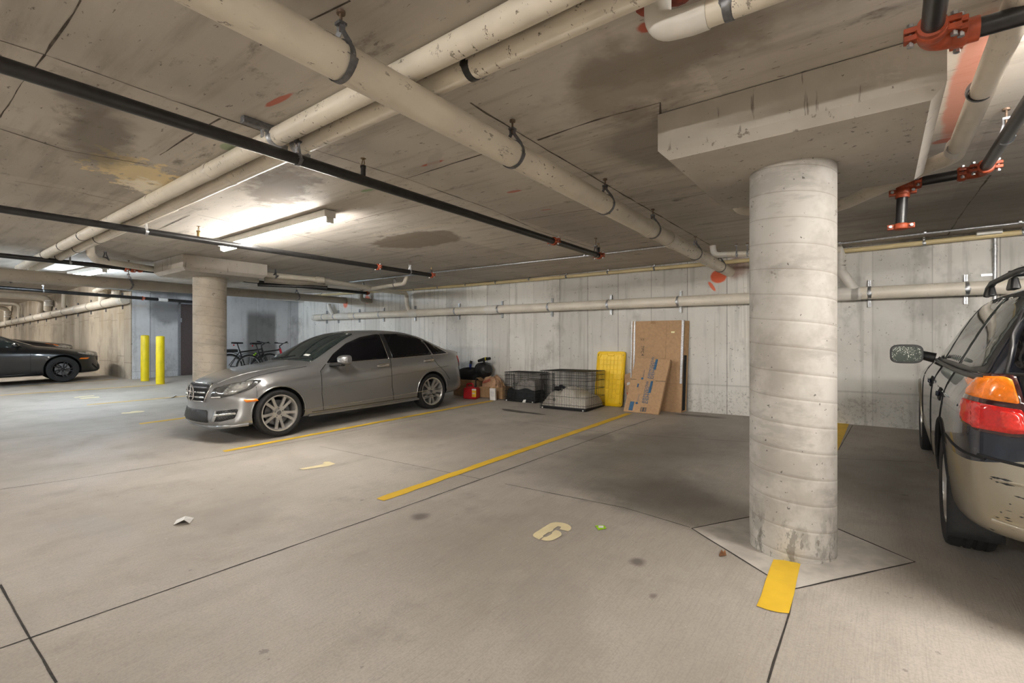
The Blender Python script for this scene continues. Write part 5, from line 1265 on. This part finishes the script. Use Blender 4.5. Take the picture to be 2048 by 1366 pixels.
for i in range(1, 6): ob('rib', MB().tube([P.at(.12 + .76 * i / 6, .06, .001), P.at(.12 + .76 * i / 6, .91, .001)], .005, 6), YL, t)
for i in range(1, 10): ob('rib', MB().tube([P.at(.1, .05 + .88 * i / 10, .001), P.at(.9, .05 + .88 * i / 10, .001)], .005, 6), YL, t)
for u, v in ((.055, .93), (.945, .93), (.945, .5), (.945, .06), (.055, .5)): ob('latch_slot', P.decal([(u - .012, v - .014), (u + .012, v - .014), (u + .012, v + .014), (u - .012, v + .014)], .012, .004), M['matte_black'], t, smooth=0)
# wire crates
def crate(x0, x1, y0, y1, h, lab, nv):
    z0 = floorz((x0 + x1) / 2, y0) + .006
    t = thing('wire_crate', lab, 'dog crate', ((x0 + x1) / 2, y0, z0), 0, 'black wire dog crates')
    def sheet(name, o, a, b, na, hs, r=.0028, rf=.0045):
        o, a, b = V(o), V(a), V(b); mb = MB()
        mb.tube([o, o + a, o + a + b, o + b], rf, 6, closed=True)
        for i in range(1, na): mb.tube([o + a * i / na, o + a * i / na + b], r, 5)
        for k in hs: mb.tube([o + b * k, o + a + b * k], r * 1.25, 5)
        return ob(name, mb, M['wire'], t, smooth=60)
    X, Y, Z = (x1 - x0, 0, 0), (0, y1 - y0, 0), (0, 0, h)
    hs = (.06, .13, .34, .55, .76, .9)
    fr = sheet('front_panel', (x0, y0, z0), X, Z, nv, hs); sheet('back_panel', (x0, y1, z0), X, Z, nv, hs)
    ns = max(6, int(nv * (y1 - y0) / (x1 - x0)))
    sheet('side_panel', (x0, y0, z0), Y, Z, ns, hs); sheet('side_panel', (x1, y0, z0), Y, Z, ns, hs); sheet('top_panel', (x0, y0, z0 + h), X, Y, nv, (.2, .4, .6, .8))
    ob('tray', MB().box(((x0 + x1) / 2, (y0 + y1) / 2, z0 + .02), (x1 - x0 - .02, y1 - y0 - .02, .04)), M['black_plastic'], t, bevel=.008)
    dx = x0 + (x1 - x0) * .28; d = sheet('door', (x0 + .04, y0 - .008, z0 + .05), (dx - x0, 0, 0), (0, 0, h - .09), max(5, nv // 3), (.2, .5, .8))
    for k in (.25, .62):
        q = V((dx + .05, y0 - .018, z0 + h * k)); l = ob('latch', MB().tube([q + V((0, 0, -.03)), q + V((0, 0, .035))], .005, 6), M['wire'], d)
        ob('latch_loop', MB().tube([q + V((.022 * math.cos(a), 0, .022 * math.sin(a))) for a in [i * math.pi / 7 for i in range(14)]], .004, 6, closed=True), M['wire'], l)
    for x in (x0 + .05, x1 - .05): ob('foot', MB().sph((x, y0 - .002, z0 + .012), .014, 10), M['paper_white'], t)
    return t, z0
def cushion(name, lab, cat, c, sx, sy, hfun, m, z):
    mb = MB()
    def top(u, v):
        a, b = u * 2 - 1, v * 2 - 1
        e = max(0, (1 - abs(a) ** 18)) ** .5 * max(0, (1 - abs(b) ** 18)) ** .5
        return V((c[0] + a * sx / 2, c[1] + b * sy / 2, z + e * hfun(a, b)))
    mb.grid(top, 36, 24); n = len(mb.v); mb.grid(lambda u, v: V((c[0] + (u * 2 - 1) * sx / 2, c[1] + (v * 2 - 1) * sy / 2, z)), 36, 24)
    return tag(ob(name, mb, m, None, smooth=80), lab, cat)
c1, z1 = crate(-5.9, -5.18, 7.60, 8.06, .565, 'smaller black wire dog crate with dark base and grey cushion inside', 22)
c2, z2 = crate(-4.82, -3.91, 7.24, 7.95, .66, 'larger black wire dog crate holding cream fleece bedding', 27)
cushion('crate_pad', 'thick dark pad filling the bottom of the smaller crate', 'pet bed', (-5.54, 7.83), .66, .42, lambda a, b: .20 + .02 * math.sin(5 * a), M['darkpad'], z1 + .042)
cushion('pet_cushion', 'rumpled grey cushion lying in the smaller wire crate', 'cushion', (-5.5, 7.85), .54, .36, lambda a, b: .2 * (.75 + .3 * math.sin(2.2 * a + .6)) + .012 * math.sin(26 * a + 5 * b), M['greyfab'], z1 + .225)
cushion('fleece_bed', 'cream fleece bedding heaped in the larger wire crate', 'pet bed', (-4.365, 7.6), .87, .66, lambda a, b: .13 + .14 * math.exp(-((a + .55) / .32) ** 2) * (1 - .2 * b) + .19 * math.exp(-((a - .15) / .36) ** 4) * (1 - .3 * b) + .08 * math.exp(-((a - .75) / .3) ** 2) - .09 * max(0, -b) ** 2.5 - .05 * max(0, b) ** 2, M['fleece'], z2 + .045)
q = V((-4.56, 7.66, z2 + .33)); tag(ob('dark_cloth', MB().grid(lambda u, v: q + V(((u - .3) * .34, (v - .5) * .2, .03 * math.sin(5 * u + 3 * v) + .03 * (1 - abs(2 * v - 1)))), 16, 10), plain('navy cloth', (.015, .015, .03), .9), None, solid=.02), 'dark navy cloth lying on the cream fleece bedding', 'cloth')
tag(ob('dog_toy', MB().sph((-4.6, 7.45, z2 + .33), .055, 18, sc=(1.1, .8, .9)).sph((-4.54, 7.45, z2 + .345), .035, 14), M['matte_black'], None, smooth=80), 'small black round toy on the left of the cream fleece bedding', 'toy')
p = V((-5.45, 7.575, z1 - .002)); tag(ob('paper_tag', MB().add([p, p + V((.07, 0, 0)), p + V((.09, -.005, .06)), p + V((.03, -.004, .05))], [(0, 1, 2, 3)]), M['paper_white'], None, smooth=0, solid=.002), 'white paper tag hanging at the base of the smaller crate', 'tag')
# red fuel can
p = atf(940, 798); RED = plain('red fuel can plastic', (.5, .01, .016), .35, 0, .1, 12)
t = thing('fuel_can', 'red plastic fuel can with a yellow warning label by the car rear', 'fuel can', tuple(p), .35)
ob('can_body', MB().box((0, .09, .115), (.29, .24, .23), taper=.96), RED, t, world=False, bevel=.03, seg=4)
ob('neck', MB().box((-.02, .09, .235), (.2, .14, .03), taper=.8), RED, t, world=False, bevel=.01)
ob('handle', MB().tube(fillet([V((-.10, .09, .22)), V((-.10, .09, .30)), V((.02, .09, .31)), V((.04, .09, .24))], .03), .017, 10), RED, t, world=False)
ob('spout', MB().tube([V((.07, .09, .23)), V((.09, .09, .27)), V((.10, .06, .36)), V((.12, .03, .42))], [.03, .022, .014, .012], 12), M['black_plastic'], t, world=False)
lb = ob('warning_label', MB().box((.1, -.0315, .125), (.09, .003, .16)), plain('yellow warning label', (.85, .5, .02), .5), t, world=False, smooth=0)
ob('label_band', MB().box((.1, -.034, .195), (.09, .003, .03)), M['paper_white'], lb, world=False, smooth=0); ob('label_band', MB().box((.09, -.034, .12), (.06, .003, .02)), M['paper_white'], lb, world=False, smooth=0)
# boxes, bags, machines behind it
def openbox(name, lab, x, y, w, d, h, rz, m, flaps=True):
    t = thing(name, lab, 'cardboard box', (x, y, floorz(x, y) + .003), rz)
    th = .008; mb = MB().box((0, 0, th / 2), (w, d, th))
    mb.box((-w / 2, 0, h / 2), (th, d, h)).box((w / 2, 0, h / 2), (th, d, h)).box((0, -d / 2, h / 2), (w, th, h)).box((0, d / 2, h / 2), (w, th, h))
    ob('carton', mb, m, t, world=False, smooth=0)
    if flaps:
        for s in (-1, 1): ob('flap', MB().box((s * (w / 2 + .05), 0, h + .02), (.13, d * .95, .005), Matrix.Rotation(s * .5, 3, 'Y')), m, t, world=False, smooth=0)
    return t
openbox('cardboard_box', 'open brown carton behind the red fuel can, filled with black gear', -7.0, 7.82, .62, .36, .34, .05, M['card2'])
t = openbox('cardboard_box', 'small brown carton on the floor left of the smaller wire crate', -6.12, 7.84, .3, .3, .23, -.2, M['card2'], False)
openbox('cardboard_box', 'low brown carton half hidden under the crumpled paper bag', -6.55, 7.82, .32, .28, .22, .1, M['card2'], False)
tag(ob('black_bag', MB().grid(lambda u, v: V((-7.0 + .33 * math.cos(2 * math.pi * u) * math.sin(math.pi * (.02 + .96 * v)) * (1 + .12 * math.sin(9 * u + 4 * v)), 7.83 + .2 * math.sin(2 * math.pi * u) * math.sin(math.pi * (.02 + .96 * v)), floorz(-7, 7.8) + .43 - .14 * math.cos(math.pi * v) + .03 * math.sin(14 * u))), 32, 16, cu=True), M['matte_black'], None, smooth=80), 'black fabric bag heaped in the open carton behind the fuel can', 'bag')
# crumpled paper bag
def bag(u, v):
    a = 2 * math.pi * u; b = math.pi * (.02 + .96 * v); k = 1 + .09 * math.sin(3 * a + 5 * v) + .06 * math.sin(11 * a - 7 * v) + .03 * math.sin(23 * a + 19 * v)
    ex = .5
    return V((math.copysign(abs(math.cos(a)) ** ex, math.cos(a)) * .2 * math.sin(b) ** .5 * k, math.copysign(abs(math.sin(a)) ** ex, math.sin(a)) * .13 * math.sin(b) ** .5 * k, .22 - .2 * math.cos(b) * k))
p = atf(972, 797); p.y += .22
t = thing('paper_bag', 'crumpled brown paper bag with red lettering beside the red fuel can', 'bag', (p.x, p.y, p.z + .0), -.15)
ob('bag_body', MB().grid(bag, 40, 18, cu=True), plain('kraft paper', (.5, .31, .19), .8, 0, .15, 14, bump=.3), t, world=False, smooth=25)
ob('printed_text', textmb('GARDEN', .085, lambda x, y: V((-.13 + x * .7, -.17 - .0 * y, .29 + y * .9 + x * .18))), plain('red print', (.4, .02, .02), .7), t, world=False, smooth=0, solid=.004)
p = atf(984, 801); t = thing('white_box', 'small white box standing on the floor in front of the paper bag', 'box', (p.x, p.y + .03, p.z + .002), .15)
ob('carton', MB().box((0, 0, .12), (.125, .05, .235), Matrix.Rotation(.08, 3, 'X')), M['paper_white'], t, world=False, bevel=.004)
ob('printed_panel', MB().box((0, -.0295, .13), (.085, .002, .11), Matrix.Rotation(.08, 3, 'X')), plain('pale grey print', (.62, .62, .62), .7), t, world=False, smooth=0)
P = Panel(atY(985, 780, 7.98), atY(1012, 785, 7.98), atY(994, 749, 8.08), atY(976, 759, 8.08)); t = thing('cardboard_scrap', 'torn cardboard piece leaning on the wall above the paper bag', 'cardboard', tuple(P.q[0]))
P.q[0].z = P.q[1].z = floorz(-6, 8) + .23
ob('board', P.box(.01), M['card'], t, smooth=0); ob('white_sheet', P.decal([(.3, .35), (.75, .4), (.7, .72), (.35, .68)]), M['paper_white'], t, smooth=0)
# green machine with a padded handle, lying on top of the heap
z = floorz(-6.8, 7.85)
t = thing('garden_machine', 'green and black garden machine with padded handle, on top of the heap', 'garden machine', (-6.6, 7.85, z + .55))
GR = plain('green plastic', (.005, .2, .07), .4); hub = atY(971.5, 739, 7.86); hd0, hd1 = atY(957, 722, 7.82), atY(980, 717, 7.82)
ob('motor_housing', MB().tube([hub + V((-.16, .05, -.03)), hub + V((-.12, .03, -.02)), hub + V((.02, 0, 0)), hub + V((.09, -.03, .02))], [.13, .17, .16, .09], 28), M['black_plastic'], t, bevel=.01)
ob('motor_rim', MB().tube([hub + V((-.165, .05, -.03)), hub + V((-.11, .03, -.02))], [.175, .175], 28), M['matte_black'], t)
ob('handle_bar', MB().tube([hd0, hd0.lerp(hd1, .5) + V((0, 0, .012)), hd1], [.03, .036, .03], 14), M['matte_black'], t); h_ = hd0.lerp(hd1, .68)
ob('yellow_band', MB().tube([h_ - V((.008, 0, -.01)), h_ + V((.008, 0, .013))], .039, 14), M['yellow'], t)
ob('handle_stem', MB().tube([hub + V((-.03, 0, .12)), hd0.lerp(hd1, .45)], .022, 10), M['black_plastic'], t)
g0, g1 = atY(941, 747, 7.85), atY(962, 739, 7.87); ob('green_shaft', MB().tube([g0, g1], [.045, .06], 14, sq=(.6, 1.2)), GR, t)
ob('lower_guard', MB().tube([g0 + V((.1, .02, -.05)), hub + V((-.05, .03, -.17)), hub + V((-.0, .02, -.23))], [.05, .07, .05], 12), M['matte_black'], t)
a, b = atY(936.5, 748, 7.95), atY(941, 728, 8.0)
t = thing('blue_tube', 'upright blue tube with a black cap behind the car tail', 'tube', tuple(a)); ob('tube', MB().cyl(a - V((0, 0, .25)), b, .028, n=14), plain('blue plastic', (.01, .04, .3), .4), t); ob('cap', MB().cyl(b, b + (b - a).normalized() * .07, .031, n=14), M['black_plastic'], t)
p = atf(914, 791); t = thing('floor_jack', 'small black wheeled jack under the tail of the silver sedan', 'jack', (p.x, p.y + .1, p.z))
ob('chassis', MB().box((0, .15, .10), (.16, .5, .09), taper=.8), M['matte_black'], t, world=False, bevel=.015)
for sx in (-1, 1):
    for y in (-.05, .36): ob('caster', MB().lathe([(.001, -.015), (.035, -.015), (.04, 0), (.035, .015), (.001, .015)], (sx * .09, y, .04), 'x', 18), M['black_plastic'], t, world=False)
# ---------------------------------------------------------------- bicycles by the stair wall
def bicycle(lab, x, yr, frame, accent, saddle, lean):
    z = floorz(x, yr + .5)
    t = thing('bicycle', lab, 'bicycle', (x, yr, z), 0, 'bicycles by the stair wall'); t.rotation_euler = (0, lean, 0)
    INV[t.name] = Matrix.LocRotScale(V((x, yr, z)), t.rotation_euler.to_quaternion(), V((1, 1, 1))).inverted()
    R = .34; wb_ = 1.08
    for nm, y in (('rear_wheel', 0), ('front_wheel', wb_)):
        c = V((0, y, R)); circ = lambda r, n=36: [c + V((0, r * math.cos(a), r * math.sin(a))) for a in [k * 2 * math.pi / n for k in range(n)]]
        w_ = ob(nm, MB().tube(circ(R - .025), .025, 10, closed=True), M['black_rubber'], t, world=False)
        ob('rim', MB().tube(circ(R - .055), .012, 8, closed=True), M['galv'], w_, world=False)
        mb = MB().cyl(c - V((.04, 0, 0)), c + V((.04, 0, 0)), .02, n=10)
        for k in range(18):
            a = k * math.pi / 9; mb.tube([c + V((.02 * (-1) ** k, .0, 0)), c + V((0, (R - .055) * math.cos(a), (R - .055) * math.sin(a)))], .0016, 4)
        ob('spokes', mb, M['galv'], w_, world=False)
    bb, ht, hb, st_ = V((0, .42, .28)), V((0, .86, .80)), V((0, .90, .66)), V((0, .25, .78))
    ax0, ax1 = V((0, 0, R)), V((0, wb_, R))
    mb = MB(); mb.tube([st_, bb], .018, 10).tube([bb, hb], .024, 10).tube([st_ + V((0, .03, -.06)), ht], .02, 10).tube([hb - V((0, -.01, .03)), ht + V((0, -.01, .04))], .024, 10)
    for s in (-1, 1): mb.tube([st_ - V((0, 0, .06)), ax0 + V((s * .06, 0, 0))], .011, 8).tube([bb, ax0 + V((s * .06, 0, 0))], .012, 8)
    ob('frame', mb, frame, t, world=False)
    mb = MB()
    for s in (-1, 1): mb.tube([hb - V((0, 0, .02)), hb + V((s * .05, .02, -.05)), ax1 + V((s * .055, 0, 0))], .014, 8)
    ob('fork', mb, accent, t, world=False)
    ob('seat_post', MB().cyl(st_, st_ + V((0, -.06, .17)), .014, n=10), M['black_plastic'], t, world=False)
    s0 = st_ + V((0, -.06, .18))
    ob('saddle', MB().grid(lambda u, v: s0 + V(((v - .5) * (.15 - .11 * u) , -.13 + .28 * u, .025 - .02 * abs(2 * v - 1) ** 2 + .012 * (1 - u))), 10, 8), saddle, t, world=False, solid=.03)
    ob('tail_lamp', MB().sph(s0 + V((0, -.09, -.05)), .02, 10), M['red_lens'], t, world=False)
    stem = ht + V((0, .02, .14)); mb = MB().tube([ht, ht + V((0, -.02, .1)), stem + V((0, .05, .02))], .016, 10)
    ob('stem', mb, M['black_plastic'], t, world=False)
    hb_ = ob('handlebar', MB().tube([stem + V((s * .32, .0 if abs(s) > .5 else .05, .03 + .03 * abs(s))) for s in (-1, -.5, 0, .5, 1)], .013, 10), M['black_plastic'], t, world=False)
    for s in (-1, 1):
        ob('grip', MB().cyl(stem + V((s * .22, .02, .055)), stem + V((s * .33, 0, .062)), .019, n=10), M['matte_black'], hb_, world=False)
        ob('brake_lever', MB().tube([stem + V((s * .2, .04, .05)), stem + V((s * .28, .07, .03))], .007, 6), M['black_plastic'], hb_, world=False)
    ob('crank', MB().lathe([(.03, -.004), (.09, -.004), (.09, .004), (.03, .004)], bb + V((-.06, 0, 0)), 'x', 24).tube([bb + V((-.07, 0, 0)), bb + V((-.08, .08, -.14))], .011, 8).tube([bb + V((.07, 0, 0)), bb + V((.08, -.08, .14))], .011, 8), M['black_plastic'], t, world=False)
    ob('mudguard', MB().tube([ax0 + V((0, (R + .04) * math.cos(a), (R + .04) * math.sin(a))) for a in [math.radians(d_) for d_ in range(25, 150, 10)]], .02, 6, sq=(.4, 1.2)), M['black_plastic'], t, world=False)
    return t
bk1 = bicycle('black bicycle standing closest to the dark stained wall, behind the sedan hood', -14.05, 5.95, M['black_plastic'], M['black_plastic'], M['matte_black'], .05)
bk2 = bicycle('red bicycle with a black seat behind the hood of the silver sedan', -13.45, 6.2, plain('black frame paint', (.012, .012, .014), .3), plain('red bike paint', (.5, .012, .025), .3), M['matte_black'], -.03)
ob('head_tube', MB().tube([V((0, .845, .83)), V((0, .91, .63)), V((0, .75, .52))], [.032, .036, .03], 12), plain('red bike paint', (.5, .012, .025), .3), bk2, world=False)
ob('yellow_bottle', MB().cyl((0, .5, .42), (0, .62, .52), .035, n=14), M['yellow'], bk2, world=False)
ob('green_band', MB().cyl((0, .62, .60), (0, .70, .68), .027, n=12), plain('neon green', (.4, .75, .02), .5), bk1, world=False)
ob('rear_basket', MB().box((0, .02, .76), (.16, .32, .08)), M['black_plastic'], bk1, world=False, bevel=.01)
